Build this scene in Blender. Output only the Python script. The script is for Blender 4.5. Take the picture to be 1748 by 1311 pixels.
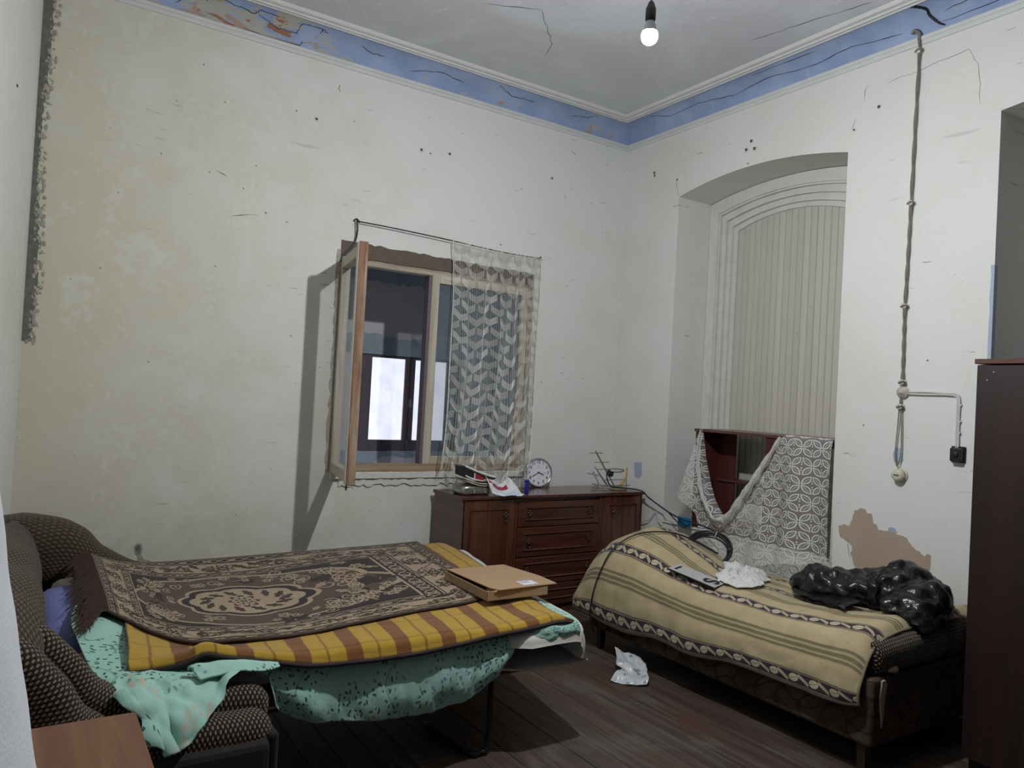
import bpy, bmesh, math, random
import numpy as np
from mathutils import Vector, Matrix, noise
PI = math.pi
for o in list(bpy.data.objects): bpy.data.objects.remove(o)
SC = bpy.context.scene
COL = SC.collection
random.seed(7); RNG = np.random.default_rng(7)

# ---------------------------------------------------------------- camera, world, exposure
cd = bpy.data.cameras.new('camera'); cam = bpy.data.objects.new('camera', cd); COL.objects.link(cam)
cd.sensor_fit = 'HORIZONTAL'; cd.sensor_width = 36.0; cd.lens = 36.0 * 1288.37 / 1748.0
cd.clip_start = 0.02; cd.clip_end = 60
_yaw, _pit, _rol = math.radians(56.997), math.radians(1.0307), math.radians(3.0825)
_F = Vector((math.cos(_pit)*math.cos(_yaw), math.cos(_pit)*math.sin(_yaw), math.sin(_pit)))
_R = Vector((math.sin(_yaw), -math.cos(_yaw), 0)); _U = _R.cross(_F)
_R2 = _R*math.cos(_rol) + _U*math.sin(_rol); _U2 = _R2.cross(_F)
M = Matrix((_R2, _U2, -_F)).transposed().to_4x4(); M.translation = Vector((0, 0, 1.5))
cam.matrix_world = M
SC.camera = cam
SC.view_settings.view_transform = 'Standard'; SC.view_settings.look = 'None'
SC.view_settings.gamma = 1.0; SC.view_settings.use_curve_mapping = False
SC.view_settings.exposure = 0.0
world = bpy.data.worlds.new('world'); SC.world = world; world.use_nodes = True
world.node_tree.nodes['Background'].inputs[0].default_value = (0.80, 0.88, 1.0, 1)
world.node_tree.nodes['Background'].inputs[1].default_value = 0.025
BULB_STRENGTH = 4000.0
PANE_STRENGTH = 0.95

# ---------------------------------------------------------------- node expression helper
class E:
    """a float socket with arithmetic, so that a pattern can be written as a formula"""
    def __init__(s, nt, sock): s.nt, s.k = nt, sock
    def _m(s, op, *a):
        n = s.nt.nodes.new('ShaderNodeMath'); n.operation = op
        for i, v in enumerate((s,)+a):
            if isinstance(v, E): s.nt.links.new(v.k, n.inputs[i])
            else: n.inputs[i].default_value = float(v)
        return E(s.nt, n.outputs[0])
    def __add__(s, o): return s._m('ADD', o)
    __radd__ = __add__
    def __sub__(s, o): return s._m('SUBTRACT', o)
    def __rsub__(s, o): return (s*-1.0) + o
    def __mul__(s, o): return s._m('MULTIPLY', o)
    __rmul__ = __mul__
    def __truediv__(s, o): return s._m('DIVIDE', o)
    def gt(s, o): return s._m('GREATER_THAN', o)
    def lt(s, o): return s._m('LESS_THAN', o)
    def sin(s): return s._m('SINE')
    def cos(s): return s._m('COSINE')
    def abs(s): return s._m('ABSOLUTE')
    def fract(s): return s._m('FRACT')
    def floor(s): return s._m('FLOOR')
    def max(s, o): return s._m('MAXIMUM', o)
    def min(s, o): return s._m('MINIMUM', o)
    def pow(s, o): return s._m('POWER', o)
    def clamp(s): return s.max(0.0).min(1.0)
    def step(s, lo, hi):
        n = s.nt.nodes.new('ShaderNodeMapRange'); n.interpolation_type = 'SMOOTHSTEP'
        s.nt.links.new(s.k, n.inputs[0]); n.inputs[1].default_value = lo; n.inputs[2].default_value = hi
        return E(s.nt, n.outputs[0])

class NT:
    def __init__(s, name):
        s.m = bpy.data.materials.new(name); s.m.use_nodes = True
        s.nt = s.m.node_tree; s.b = s.nt.nodes['Principled BSDF']; s.L = s.nt.links
    def coord(s, kind='Object'):
        if kind == 'World':
            n = s.nt.nodes.new('ShaderNodeNewGeometry'); return n.outputs['Position']
        n = s.nt.nodes.new('ShaderNodeTexCoord'); return n.outputs[kind]
    def xyz(s, vec):
        n = s.nt.nodes.new('ShaderNodeSeparateXYZ'); s.L.new(vec, n.inputs[0])
        return [E(s.nt, n.outputs[i]) for i in range(3)]
    def vec(s, x, y, z=0.0):
        n = s.nt.nodes.new('ShaderNodeCombineXYZ')
        for i, v in enumerate((x, y, z)):
            if isinstance(v, E): s.L.new(v.k, n.inputs[i])
            else: n.inputs[i].default_value = v
        return n.outputs[0]
    def noise(s, vec, scale, detail=3, rough=.55, dist=0.0):
        n = s.nt.nodes.new('ShaderNodeTexNoise'); s.L.new(vec, n.inputs['Vector'])
        n.inputs['Scale'].default_value = scale; n.inputs['Detail'].default_value = detail
        n.inputs['Roughness'].default_value = rough; n.inputs['Distortion'].default_value = dist
        return E(s.nt, n.outputs['Fac'])
    def voro(s, vec, scale, feature='F1', rnd=1.0):
        n = s.nt.nodes.new('ShaderNodeTexVoronoi'); n.feature = feature; s.L.new(vec, n.inputs['Vector'])
        n.inputs['Scale'].default_value = scale; n.inputs['Randomness'].default_value = rnd
        return n
    def rnd(s):
        n = s.nt.nodes.new('ShaderNodeObjectInfo'); return E(s.nt, n.outputs['Random'])
    def rgb(s, c):
        n = s.nt.nodes.new('ShaderNodeRGB'); n.outputs[0].default_value = (*c, 1); return n.outputs[0]
    def mix(s, fac, a, b):
        n = s.nt.nodes.new('ShaderNodeMix'); n.data_type = 'RGBA'
        if isinstance(fac, E): s.L.new(fac.k, n.inputs[0])
        else: n.inputs[0].default_value = fac
        for i, v in ((6, a), (7, b)):
            if isinstance(v, tuple): n.inputs[i].default_value = (*v, 1)
            else: s.L.new(v, n.inputs[i])
        return n.outputs[2]
    def color(s, c):
        if isinstance(c, tuple): s.b.inputs['Base Color'].default_value = (*c, 1)
        else: s.L.new(c, s.b.inputs['Base Color'])
    def put(s, key, v):
        if isinstance(v, E): s.L.new(v.k, s.b.inputs[key])
        else: s.b.inputs[key].default_value = v
    def bump(s, h, strength=.3, dist=.01):
        n = s.nt.nodes.new('ShaderNodeBump'); n.inputs['Strength'].default_value = strength
        n.inputs['Distance'].default_value = dist; s.L.new(h.k, n.inputs['Height'])
        s.L.new(n.outputs[0], s.b.inputs['Normal'])
    def alpha(s, a): s.L.new(a.k, s.b.inputs['Alpha'])

def plain(name, c, rough=.6, metal=0.0, var=.12, scale=14.0, spec=.5, bump=0.0, coat=0.0):
    t = NT(name); v = t.coord('Object')
    n = t.noise(v, scale, 4)
    d = tuple(x*(1-var) for x in c); l = tuple(min(1, x*(1+var)) for x in c)
    t.color(t.mix(n, d, l)); t.put('Roughness', rough); t.put('Metallic', metal); t.put('Specular IOR Level', spec)
    if coat: t.put('Coat Weight', coat); t.put('Coat Roughness', .12)
    if bump: t.bump(t.noise(v, scale*6, 3), bump, .004)
    return t.m

def wood(name, dark, light, axis=2, rough=.35, scale=1.0, rnd=.25, coat=.0, worn=None):
    """streaky grain along one local axis"""
    t = NT(name); x, y, z = t.xyz(t.coord('Object')); r = t.rnd()
    f = [22.0*scale]*3; f[axis] = 1.2*scale
    v = t.vec(x*f[0] + r*17.0, y*f[1] + r*9.0, z*f[2] + r*31.0)
    n = t.noise(v, 1.0, 5, .62, .8)
    n2 = t.noise(v, .18, 2)
    c = t.mix(n.step(.3, .72), dark, light)
    k = (n2 - .5)*.5 + (r - .5)*rnd + 1.0
    g = t.nt.nodes.new('ShaderNodeHueSaturation'); t.L.new(c, g.inputs['Color']); t.L.new(k.k, g.inputs['Value'])
    c = g.outputs[0]
    if worn:
        w = t.noise(t.vec(x*f[0]*.35 + r*5.0, y*f[1]*.35, z*f[2]*.6), 1.0, 6, .7).step(.52, .68)
        c = t.mix(w*.75, c, worn)
    t.color(c); t.put('Roughness', rough)
    if coat: t.put('Coat Weight', coat); t.put('Coat Roughness', .15)
    t.bump(n, .15, .002)
    return t.m

# ---------------------------------------------------------------- mesh helpers
def link(name, me, m=None, parent=None, smooth=False):
    o = bpy.data.objects.new(name, me); COL.objects.link(o)
    if m is not None and not me.materials: me.materials.append(m)
    if parent is not None: o.parent = parent
    if smooth: me.polygons.foreach_set('use_smooth', [True]*len(me.polygons))
    return o
def obj(name, bm, m=None, parent=None, smooth=False):
    bmesh.ops.recalc_face_normals(bm, faces=bm.faces)
    me = bpy.data.meshes.new(name); bm.to_mesh(me); bm.free()
    return link(name, me, m, parent, smooth)
def tag(o, label=None, cat=None, group=None, kind=None):
    if label: o['label'] = label
    if cat: o['category'] = cat
    if group: o['group'] = group
    if kind: o['kind'] = kind
    return o
def thing(name, label, cat, loc=(0, 0, 0), rz=0.0, group=None):
    o = bpy.data.objects.new(name, None); COL.objects.link(o); o.empty_display_size = .05
    o.location = loc; o.rotation_euler = (0, 0, rz)
    return tag(o, label, cat, group)
def setting(name, label, loc=(0, 0, 0)):
    o = bpy.data.objects.new(name, None); COL.objects.link(o); o.location = loc; o.empty_display_size = .05
    o['label'] = label; o['kind'] = 'structure'; return o

def box(bm, x0, x1, y0, y1, z0, z1, bev=0.0, seg=1, mat=None):
    vs = [bm.verts.new((x, y, z)) for x in (x0, x1) for y in (y0, y1) for z in (z0, z1)]
    fs = [bm.faces.new([vs[i] for i in q]) for q in ((0, 1, 3, 2), (4, 6, 7, 5), (0, 4, 5, 1), (2, 3, 7, 6), (0, 2, 6, 4), (1, 5, 7, 3))]
    if mat is not None: bmesh.ops.transform(bm, matrix=mat, verts=vs)
    if bev > 0:
        es = {e for f in fs for e in f.edges}
        bmesh.ops.bevel(bm, geom=list(es), offset=bev, segments=seg, affect='EDGES', profile=.5)
    return bm
def B(*a, **k): return box(bmesh.new(), *a, **k)
def prism(bm, pts, axis, a, b, mat=None):
    """closed outline in the plane across `axis`, extruded from a to b"""
    def P(p, t):
        return (t, p[0], p[1]) if axis == 0 else ((p[0], t, p[1]) if axis == 1 else (p[0], p[1], t))
    lo = [bm.verts.new(P(p, a)) for p in pts]; hi = [bm.verts.new(P(p, b)) for p in pts]
    n = len(pts)
    from mathutils.geometry import tessellate_polygon
    for i in range(n): bm.faces.new((lo[i], lo[(i+1) % n], hi[(i+1) % n], hi[i]))
    for t in tessellate_polygon([[v.co.copy() for v in lo]]):
        if len(set(t)) == 3:
            bm.faces.new([lo[i] for i in t]); bm.faces.new([hi[i] for i in t[::-1]])
    if mat is not None: bmesh.ops.transform(bm, matrix=mat, verts=lo+hi)
    return bm
def frames(pts):
    pts = [Vector(p) for p in pts]; T = []
    for i in range(len(pts)):
        a = pts[max(i-1, 0)]; b = pts[min(i+1, len(pts)-1)]
        d = (b-a); T.append(d.normalized() if d.length > 1e-9 else Vector((0, 0, 1)))
    n = T[0].orthogonal().normalized(); N = []
    for t in T:
        n = (n - t*n.dot(t)); n = n.normalized() if n.length > 1e-6 else t.orthogonal().normalized(); N.append(n)
    return pts, T, N
def tube(bm, pts, r, seg=8, cap=True, flat=1.0):
    pts, T, N = frames(pts); rings = []
    for i, p in enumerate(pts):
        rr = r[i] if isinstance(r, (list, tuple)) else r
        b = T[i].cross(N[i])
        rings.append([bm.verts.new(p + N[i]*rr*math.cos(2*PI*k/seg) + b*rr*flat*math.sin(2*PI*k/seg)) for k in range(seg)])
    for i in range(len(rings)-1):
        for k in range(seg):
            bm.faces.new((rings[i][k], rings[i][(k+1) % seg], rings[i+1][(k+1) % seg], rings[i+1][k]))
    if cap: bm.faces.new(rings[0][::-1]); bm.faces.new(rings[-1])
    return bm
def T_(pts, r, seg=8, **k): return tube(bmesh.new(), pts, r, seg, **k)
def lathe(bm, prof, seg=24, mat=None, cap=True):
    rings = []; allv = []
    for r, z in prof:
        ring = [bm.verts.new((r*math.cos(2*PI*k/seg), r*math.sin(2*PI*k/seg), z)) for k in range(seg)]
        rings.append(ring); allv += ring
    for i in range(len(rings)-1):
        for k in range(seg): bm.faces.new((rings[i][k], rings[i][(k+1) % seg], rings[i+1][(k+1) % seg], rings[i+1][k]))
    if cap: bm.faces.new(rings[0][::-1]); bm.faces.new(rings[-1])
    if mat is not None: bmesh.ops.transform(bm, matrix=mat, verts=allv)
    return bm
def LA(prof, seg=24, mat=None, cap=True): return lathe(bmesh.new(), prof, seg, mat, cap)
def smooth_path(pts, n=8):
    """catmull-rom through the points"""
    P = np.array(pts, float); out = []
    for i in range(len(P)-1):
        p0, p1, p2, p3 = P[max(i-1, 0)], P[i], P[i+1], P[min(i+2, len(P)-1)]
        for k in range(n):
            t = k/n
            out.append(.5*(2*p1 + (p2-p0)*t + (2*p0-5*p1+4*p2-p3)*t*t + (3*p1-p0-3*p2+p3)*t**3))
    out.append(P[-1]); return [tuple(p) for p in out]
def crm(t, n):
    """catmull-rom weights: matrix (len(t), n)"""
    W = np.zeros((len(t), n))
    for r, v in enumerate(t):
        x = v*(n-1); i = min(int(x), n-2); f = x-i
        w = (.5*(-f+2*f*f-f**3), .5*(2-5*f*f+3*f**3), .5*(f+4*f*f-3*f**3), .5*(-f*f+f**3))
        for k in range(4): W[r, min(max(i-1+k, 0), n-1)] += w[k]
    return W
def vnoise(P, scale, seed=0.0):
    out = np.empty(len(P))
    for i, p in enumerate(P): out[i] = noise.noise((p[0]*scale+seed, p[1]*scale-seed, p[2]*scale+2*seed))
    return out
def grid_mesh(name, P, UV=None, closed_u=False, closed_v=False):
    """P: (nu, nv, 3) points -> mesh of quads with a UV map"""
    nu, nv = P.shape[:2]
    idx = np.arange(nu*nv).reshape(nu, nv)
    if closed_u: idx = np.vstack([idx, idx[:1]])
    if closed_v: idx = np.hstack([idx, idx[:, :1]])
    q = np.stack([idx[:-1, :-1], idx[1:, :-1], idx[1:, 1:], idx[:-1, 1:]], -1).reshape(-1, 4)
    me = bpy.data.meshes.new(name)
    me.vertices.add(nu*nv); me.vertices.foreach_set('co', P.reshape(-1).astype(np.float32))
    me.loops.add(len(q)*4); me.loops.foreach_set('vertex_index', q.reshape(-1).astype(np.int32))
    me.polygons.add(len(q)); me.polygons.foreach_set('loop_start', np.arange(0, len(q)*4, 4, dtype=np.int32))
    me.polygons.foreach_set('use_smooth', np.ones(len(q), bool))
    me.update(calc_edges=True)
    if UV is not None:
        l = me.uv_layers.new(name='UVMap')
        l.data.foreach_set('uv', UV.reshape(-1, 2)[q.reshape(-1)].reshape(-1).astype(np.float32))
    me.validate()
    return me
def normals(P):
    du = np.gradient(P, axis=0); dv = np.gradient(P, axis=1)
    n = np.cross(du, dv); return n/np.maximum(np.linalg.norm(n, axis=2, keepdims=True), 1e-9)
def loft(ctrl, mu, mv, wr=(), uv=None):
    """interpolate a control net (nu, nv, 3); wr = wrinkles [(amplitude, scale, stretch_u, seed)]"""
    C = np.array(ctrl, float); nu, nv = C.shape[:2]
    U, V = np.linspace(0, 1, mu), np.linspace(0, 1, mv)
    P = np.einsum('ai,bj,ijk->abk', crm(U, nu), crm(V, nv), C)
    dv = np.zeros((mu, mv)); dv[:, 1:] = np.cumsum(np.linalg.norm(np.diff(P, axis=1), axis=2), 1)
    du = np.zeros((mu, mv)); du[1:] = np.cumsum(np.linalg.norm(np.diff(P, axis=0), axis=2), 0)
    UV = np.stack([np.repeat(du.mean(1)[:, None], mv, 1), dv], -1)
    if uv == 'mean': UV[..., 1] = dv.mean(0)[None]
    for amp, sc, st, sd in wr:
        n = normals(P)
        q = np.stack([UV[..., 0]*st, UV[..., 1], 0*UV[..., 0]], -1).reshape(-1, 3)
        P = P + n*(amp*vnoise(q, sc, sd).reshape(mu, mv, 1))
    return P, UV
def cloth(name, P, UV, m, parent=None, thick=0.0):
    o = link(name, grid_mesh(name, P, UV), m, parent)
    if thick:
        s = o.modifiers.new('thickness', 'SOLIDIFY'); s.thickness = thick; s.offset = -1
    return o
def blob(c, r, rot=(0, 0, 0), sub=4, amp=(), power=2.0, ridge=()):
    """superellipsoid lump with noise; returns bmesh in the frame of its thing"""
    bm = bmesh.new(); bmesh.ops.create_icosphere(bm, subdivisions=sub, radius=1)
    R = Matrix.Rotation(rot[2], 3, 'Z') @ Matrix.Rotation(rot[1], 3, 'Y') @ Matrix.Rotation(rot[0], 3, 'X')
    for v in bm.verts:
        p = v.co.normalized()
        k = (abs(p.x)**power + abs(p.y)**power + abs(p.z)**power)**(-1/power)
        q = Vector((p.x*k*r[0], p.y*k*r[1], p.z*k*r[2])); d = 0.0
        for a, s, sd in amp: d += a*noise.noise((q.x*s+sd, q.y*s, q.z*s))
        for a, s, sd in ridge: d += a*(1-2*abs(noise.noise((q.x*s+sd, q.y*s, q.z*s))))
        q += p*d
        v.co = R @ q + Vector(c)
    return bm
def flat_patch(name, pts, axis, at, m, parent, jit=0.0, n=4, seed=1):
    """one-sided thin layer on a wall with a ragged outline"""
    from mathutils.geometry import tessellate_polygon
    rr = random.Random(seed); Q = []
    for a, b in zip(pts, pts[1:]+pts[:1]):
        for k in range(n):
            f = k/n; j = jit if k else 0
            Q.append((a[0]+(b[0]-a[0])*f + rr.uniform(-j, j), a[1]+(b[1]-a[1])*f + rr.uniform(-j, j)))
    V = [Vector((at, *q)) if axis == 0 else Vector((q[0], at, q[1])) for q in Q]
    me = bpy.data.meshes.new(name); me.from_pydata([tuple(v) for v in V], [], [tuple(t) for t in tessellate_polygon([V])])
    return link(name, me, m, parent)
def text_mesh(s, size, depth=.001, align='CENTER', bold=0.0):
    cu = bpy.data.curves.new('lettering', 'FONT'); cu.body = s; cu.size = size; cu.extrude = depth
    cu.align_x = align; cu.align_y = 'CENTER'; cu.offset = bold
    o = bpy.data.objects.new('lettering', cu); COL.objects.link(o)
    bpy.context.view_layer.update()
    me = bpy.data.meshes.new_from_object(o.evaluated_get(bpy.context.evaluated_depsgraph_get()))
    bpy.data.objects.remove(o); bpy.data.curves.remove(cu)
    return me
def tf(o, loc=None, rot=None):
    if loc is not None: o.location = loc
    if rot is not None: o.rotation_euler = rot
    return o
# ================================================================ materials of the room
def wall_mat(name, bias=0.0):
    t = NT(name); p = t.coord('World'); x, y, z = t.xyz(p)
    big = t.noise(p, .75, 4, .6); mid = t.noise(p, 3.2, 5, .62, .6); fine = t.noise(p, 26, 4)
    old = (big + mid*.55 - .62 + bias).step(0.05, .45)*.5 if bias == 0 else (big + mid*.55 - .78 + (1.0 - x*.42).clamp()*.42).step(-.05, .45)
    c = t.mix(old, (.735, .745, .725), (.63, .60, .475))
    c = t.mix((mid*.7 + fine*.3).step(.5, .66)*.45, c, (.78, .785, .765))
    # brush streaks, scuffs and dirt
    sc = t.noise(t.vec((x + y)*5.0, z*34.0, y*3.0), 1.0, 3, .6)
    pick = t.noise(p, 2.3, 2)
    c = t.mix(sc.step(.68, .74)*pick.step(.46, .56)*.6, c, (.30, .30, .28))
    sc2 = t.noise(t.vec((x + y)*2.2, z*17.0, 5.0), 1.0, 2, .5); c = t.mix(sc2.step(.72, .78)*.35, c, (.38, .38, .37))
    v = t.voro(p, 15.0); d = E(t.nt, v.outputs['Distance'])
    rc = t.nt.nodes.new('ShaderNodeSeparateColor'); t.L.new(v.outputs['Color'], rc.inputs[0])
    r1 = E(t.nt, rc.outputs[0]); r2 = E(t.nt, rc.outputs[1])
    fleck = d.lt(r2*.09 + .015)*r1.gt(.86)*t.noise(p, 1.4, 2).step(.40, .5)
    c = t.mix(fleck*.7, c, (.20, .19, .17))
    # patchy yellow-brown tone, stronger towards the floor
    low = ((.95 - z)*1.1).clamp()*t.noise(p, 2.6, 4, .6, .4).step(.46, .62)
    c = t.mix(low*.4, c, (.46, .42, .31))
    t.color(c); t.put('Roughness', .62); t.put('Specular IOR Level', .25)
    t.bump(mid*.7 + fine*.12 + sc*.1, .35, .012)
    return t.m
M_WALLB = wall_mat('old_cream_paint_yellowed', 1.0)
M_WALLR = wall_mat('old_cream_paint', 0.0)
def ceil_mat():
    t = NT('ceiling_whitewash'); p = t.coord('World')
    a = t.noise(p, 1.1, 5, .6, .8); b = t.noise(p, 7, 4, .6, 1.5)
    c = t.mix(a.step(.38, .68), (.55, .565, .60), (.64, .66, .70))
    sw = t.noise(p, 2.4, 2, .5, 4.0)
    c = t.mix(((sw - .5).abs().lt(.012))*b.gt(.56)*.4, c, (.8, .8, .8))
    t.color(c); t.put('Roughness', .8); t.bump(b, .2, .01); return t.m
M_CEIL = ceil_mat()
def blue_mat(peel):
    t = NT('blue_limewash_peeling' if peel else 'blue_limewash'); p = t.coord('World'); x, y, z = t.xyz(p)
    a = t.noise(p, 3.0, 4, .6); b = t.noise(p, 9, 5, .65, .7)
    c = t.mix(a.step(.35, .68), (.26, .35, .56), (.35, .445, .655))
    c = t.mix(b.step(.56, .70)*.5, c, (.42, .48, .58))
    if peel:
        reg = (1.9 - x).clamp()*1.0
        m = (t.noise(t.vec(x*5.5, y*9.0, z*16.0), 1.0, 4, .6, .5) + reg*.14)
        c = t.mix(m.step(.60, .64), c, (.43, .43, .40))
        c = t.mix((t.noise(t.vec(x*6.5, y*8.0, z*14.0 + 8.0), 1.0, 4, .6, .5) + reg*.13 - (z - 3.62)*.7).step(.62, .66), c, (.42, .31, .24))
        c = t.mix((t.noise(t.vec(x*4.2 + 5.0, y*7.0, z*14.0), 1.0, 4, .6, .6) + reg*.11).step(.70, .73), c, (.34, .16, .09))
    t.color(c); t.put('Roughness', .85); t.bump(b, .3, .008); return t.m
M_BLUE = blue_mat(False); M_BLUEP = blue_mat(True)
M_MOULD = plain('white_moulding_paint', (.66, .67, .66), .7, var=.1, scale=5, bump=.2)
M_CRACK = plain('dark_crack', (.075, .07, .07), .95, var=.3)
M_MORTAR = plain('bare_brown_mortar', (.135, .105, .082), .95, var=.25, scale=18, bump=.6)
M_RAW = plain('raw_grey_plaster', (.17, .165, .145), .95, var=.6, scale=38, bump=.9)
M_CRUMB = plain('crumbled_plaster', (.42, .40, .34), .95, var=.45, scale=45, bump=.9)
M_BARE = plain('bare_tan_plaster', (.42, .33, .25), .9, var=.12, scale=5, bump=.25)
M_WHITE = plain('chalky_white_plaster', (.66, .66, .63), .85, var=.12, scale=20, bump=.5)
M_PALEBLUE = plain('pale_blue_paint', (.36, .44, .56), .6, var=.12, scale=9)
M_REVEAL = plain('reveal_paint', (.42, .41, .38), .65, var=.06, scale=3)
M_FRAME = wood('flaking_cream_window_paint', (.36, .31, .225), (.56, .52, .43), 2, .65, .6, .1, worn=(.20, .13, .075))
M_FRAMEX = wood('flaking_cream_rail_paint', (.42, .38, .29), (.58, .54, .45), 0, .65, .6, .1, worn=(.21, .14, .085))
M_RAWWOOD = wood('bare_orange_wood', (.15, .07, .035), (.29, .155, .08), 2, .7, .8, .2, worn=(.46, .38, .28))
M_SILLW = wood('worn_sill_wood', (.22, .13, .075), (.42, .31, .20), 0, .7, .7, .2, worn=(.55, .50, .42))
M_NICHEF = plain('chalky_grey_frame_paint', (.66, .66, .63), .7, var=.16, scale=12, bump=.4)
M_FARW = plain('grey_far_room_plaster', (.78, .77, .80), .9, var=.2, scale=4, bump=.4)
M_FARB = plain('blue_far_room_plaster', (.42, .52, .62), .9, var=.25, scale=5, bump=.4)
M_PLUMF = plain('dark_plum_window_paint', (.16, .13, .16), .5, var=.15, scale=9)
M_STEEL = plain('dull_steel', (.40, .40, .41), .35, 1.0, var=.15)
M_BLACKM = plain('black_iron', (.015, .015, .016), .5, .2, var=.3)
def glass_mat(name, tint, alpha, rough=.04):
    t = NT(name); t.color(tint); t.put('Roughness', rough); t.put('Alpha', alpha)
    n = t.noise(t.coord('Object'), 6, 4); t.put('Roughness', n*.12 + rough)
    return t.m
M_PANE = glass_mat('dusty_window_glass', (.30, .33, .37), .20)
M_PANE2 = glass_mat('dusty_fixed_window_glass', (.20, .25, .30), .32)
def bright_pane():
    t = NT('frosted_wire_glass_daylight'); x, y, z = t.xyz(t.coord('World'))
    k = 15.0
    a = ((x + z)*k).fract() - .5; b = ((x - z)*k).fract() - .5
    ln = (a.abs().lt(.04)).max(b.abs().lt(.04))
    n = t.noise(t.coord('World'), 9, 4, .6)
    c = t.mix(n.step(.3, .7), (.74, .78, .98), (.92, .94, 1.0))
    c = t.mix(ln*(n.step(.45, .6))*.35, c, (.5, .55, .72))
    t.color((.8, .82, .9)); t.L.new(c, t.b.inputs['Emission Color']); t.put('Emission Strength', PANE_STRENGTH)
    return t.m
M_DAY = bright_pane()
def floor_mat():
    t = NT('worn_brown_floor_paint'); x, y, z = t.xyz(t.coord('Object')); p = t.coord('World'); r = t.rnd()
    g = t.noise(t.vec(x*30.0 + r*20.0, y*1.6 + r*7.0, z*30.0), 1.0, 5, .6, .6)
    w = t.noise(p, 2.2, 5, .65, .5); red = t.noise(p, 1.3, 3, .6, .3)
    c = t.mix(g.step(.3, .7), (.048, .033, .026), (.092, .066, .052))
    c = t.mix(red.step(.52, .66)*.55, c, (.085, .038, .024))
    c = t.mix((w*.7 + g*.3).step(.50, .63)*.6, c, (.125, .105, .090))
    t.color(c); t.put('Roughness', w*.3 + .38); t.put('Specular IOR Level', .35); t.bump(g, .25, .004)
    return t.m
M_FLOOR = floor_mat()

# ================================================================ the room
WX, WY, CZ = 4.08, 4.722, 3.75          # right wall, back wall, ceiling height
YF = -1.6                               # the room stays open behind the photographer
XL = -0.75
def wlx(y): return -.01 - (WY - y)*.155  # the left wall runs slightly out of square

fl = tag(obj('floor', B(XL, WX+.6, YF, WY+.5, -.08, -.022), M_CRACK), 'dark worn brown plank floor', kind='structure')
pw = .128
pm = bpy.data.meshes.new('plank'); _b = B(0, pw-.0018, YF, WY, -.022, 0, bev=.002); _b.to_mesh(pm); _b.free(); pm.materials.append(M_FLOOR)
x = XL
while x < WX:
    o = link('plank', pm, None, fl); o.location = (x, 0, random.uniform(-.0015, .0)); x += pw
cl = tag(obj('ceiling', B(XL-.3, WX+.6, YF, WY+.5, CZ, CZ+.12), M_CEIL), 'dingy grey-white plaster ceiling with hairline cracks', kind='structure')

# --- back wall with the window opening
WO = (1.70, 3.22, .955, 2.44)            # opening x0, x1, z0, z1
bm = bmesh.new()
TH = .42
box(bm, -.35, WO[0], WY, WY+TH, -.08, CZ+.1); box(bm, WO[1], WX+.6, WY, WY+TH, -.08, CZ+.1)
box(bm, WO[0], WO[1], WY, WY+TH, -.08, WO[2]); box(bm, WO[0], WO[1], WY, WY+TH, WO[3], CZ+.1)
wb = tag(obj('wall_back', bm, M_WALLB), 'long cream wall with peeling paint, scuffs and the small open window', kind='structure')
def ragged(x0, x1, n, f0, f1, amp, seed, vertical=False):
    """outline polygon whose two long edges wander"""
    rr = random.Random(seed); a = []; b = []
    for i in range(n+1):
        t = i/n; s = x0 + (x1-x0)*t
        lo = f0(t) if callable(f0) else f0; hi = f1(t) if callable(f1) else f1
        a.append((s, lo + rr.uniform(-amp[0], amp[0]))); b.append((s, hi + rr.uniform(-amp[1], amp[1])))
    pts = a + b[::-1]
    return [(q, p) for p, q in pts] if vertical else pts
# raw plaster gap along the left corner, above 1.66 m
pts = ragged(1.66, 3.58, 90, -.012, lambda t: .028 + .012*math.sin(9*t), (0, .007), 3, True)
obj('raw_joint', prism(bmesh.new(), pts, 1, WY-.004, WY+.01), M_RAW, wb)
bm = bmesh.new(); rr = random.Random(5)
for i in range(260):
    z = rr.uniform(1.64, 3.5); xx = .028 + .012*math.sin(9*(z-1.66)/1.92) + rr.uniform(-.016, .03); s = rr.uniform(.003, .011)
    bmesh.ops.create_icosphere(bm, subdivisions=1, radius=s, matrix=Matrix.Translation((xx, WY-.002, z)) @ Matrix.Diagonal((1, .5, rr.uniform(.8, 2), 1)))
obj('plaster_crumbs', bm, M_CRUMB, wb)['kind'] = 'stuff'
# mortar band above and beside the window
pts = ragged(1.69, 3.20, 46, 2.36, lambda t: 2.463 - .02*t, (.003, .006), 11)
obj('mortar_band', prism(bmesh.new(), pts, 1, WY-.006, WY+.03), M_MORTAR, wb)
pts = ragged(.96, 2.40, 40, 1.668, 1.705, (.008, .004), 12, True)
obj('mortar_edge', prism(bmesh.new(), pts, 1, WY-.004, WY+.02), M_CRUMB, wb)
# chalky patches under the sill
pts = ragged(1.76, 2.75, 40, .868, .925, (.012, .006), 13)
obj('plaster_patch', prism(bmesh.new(), pts, 1, WY-.012, WY+.01), M_WHITE, wb)
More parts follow.
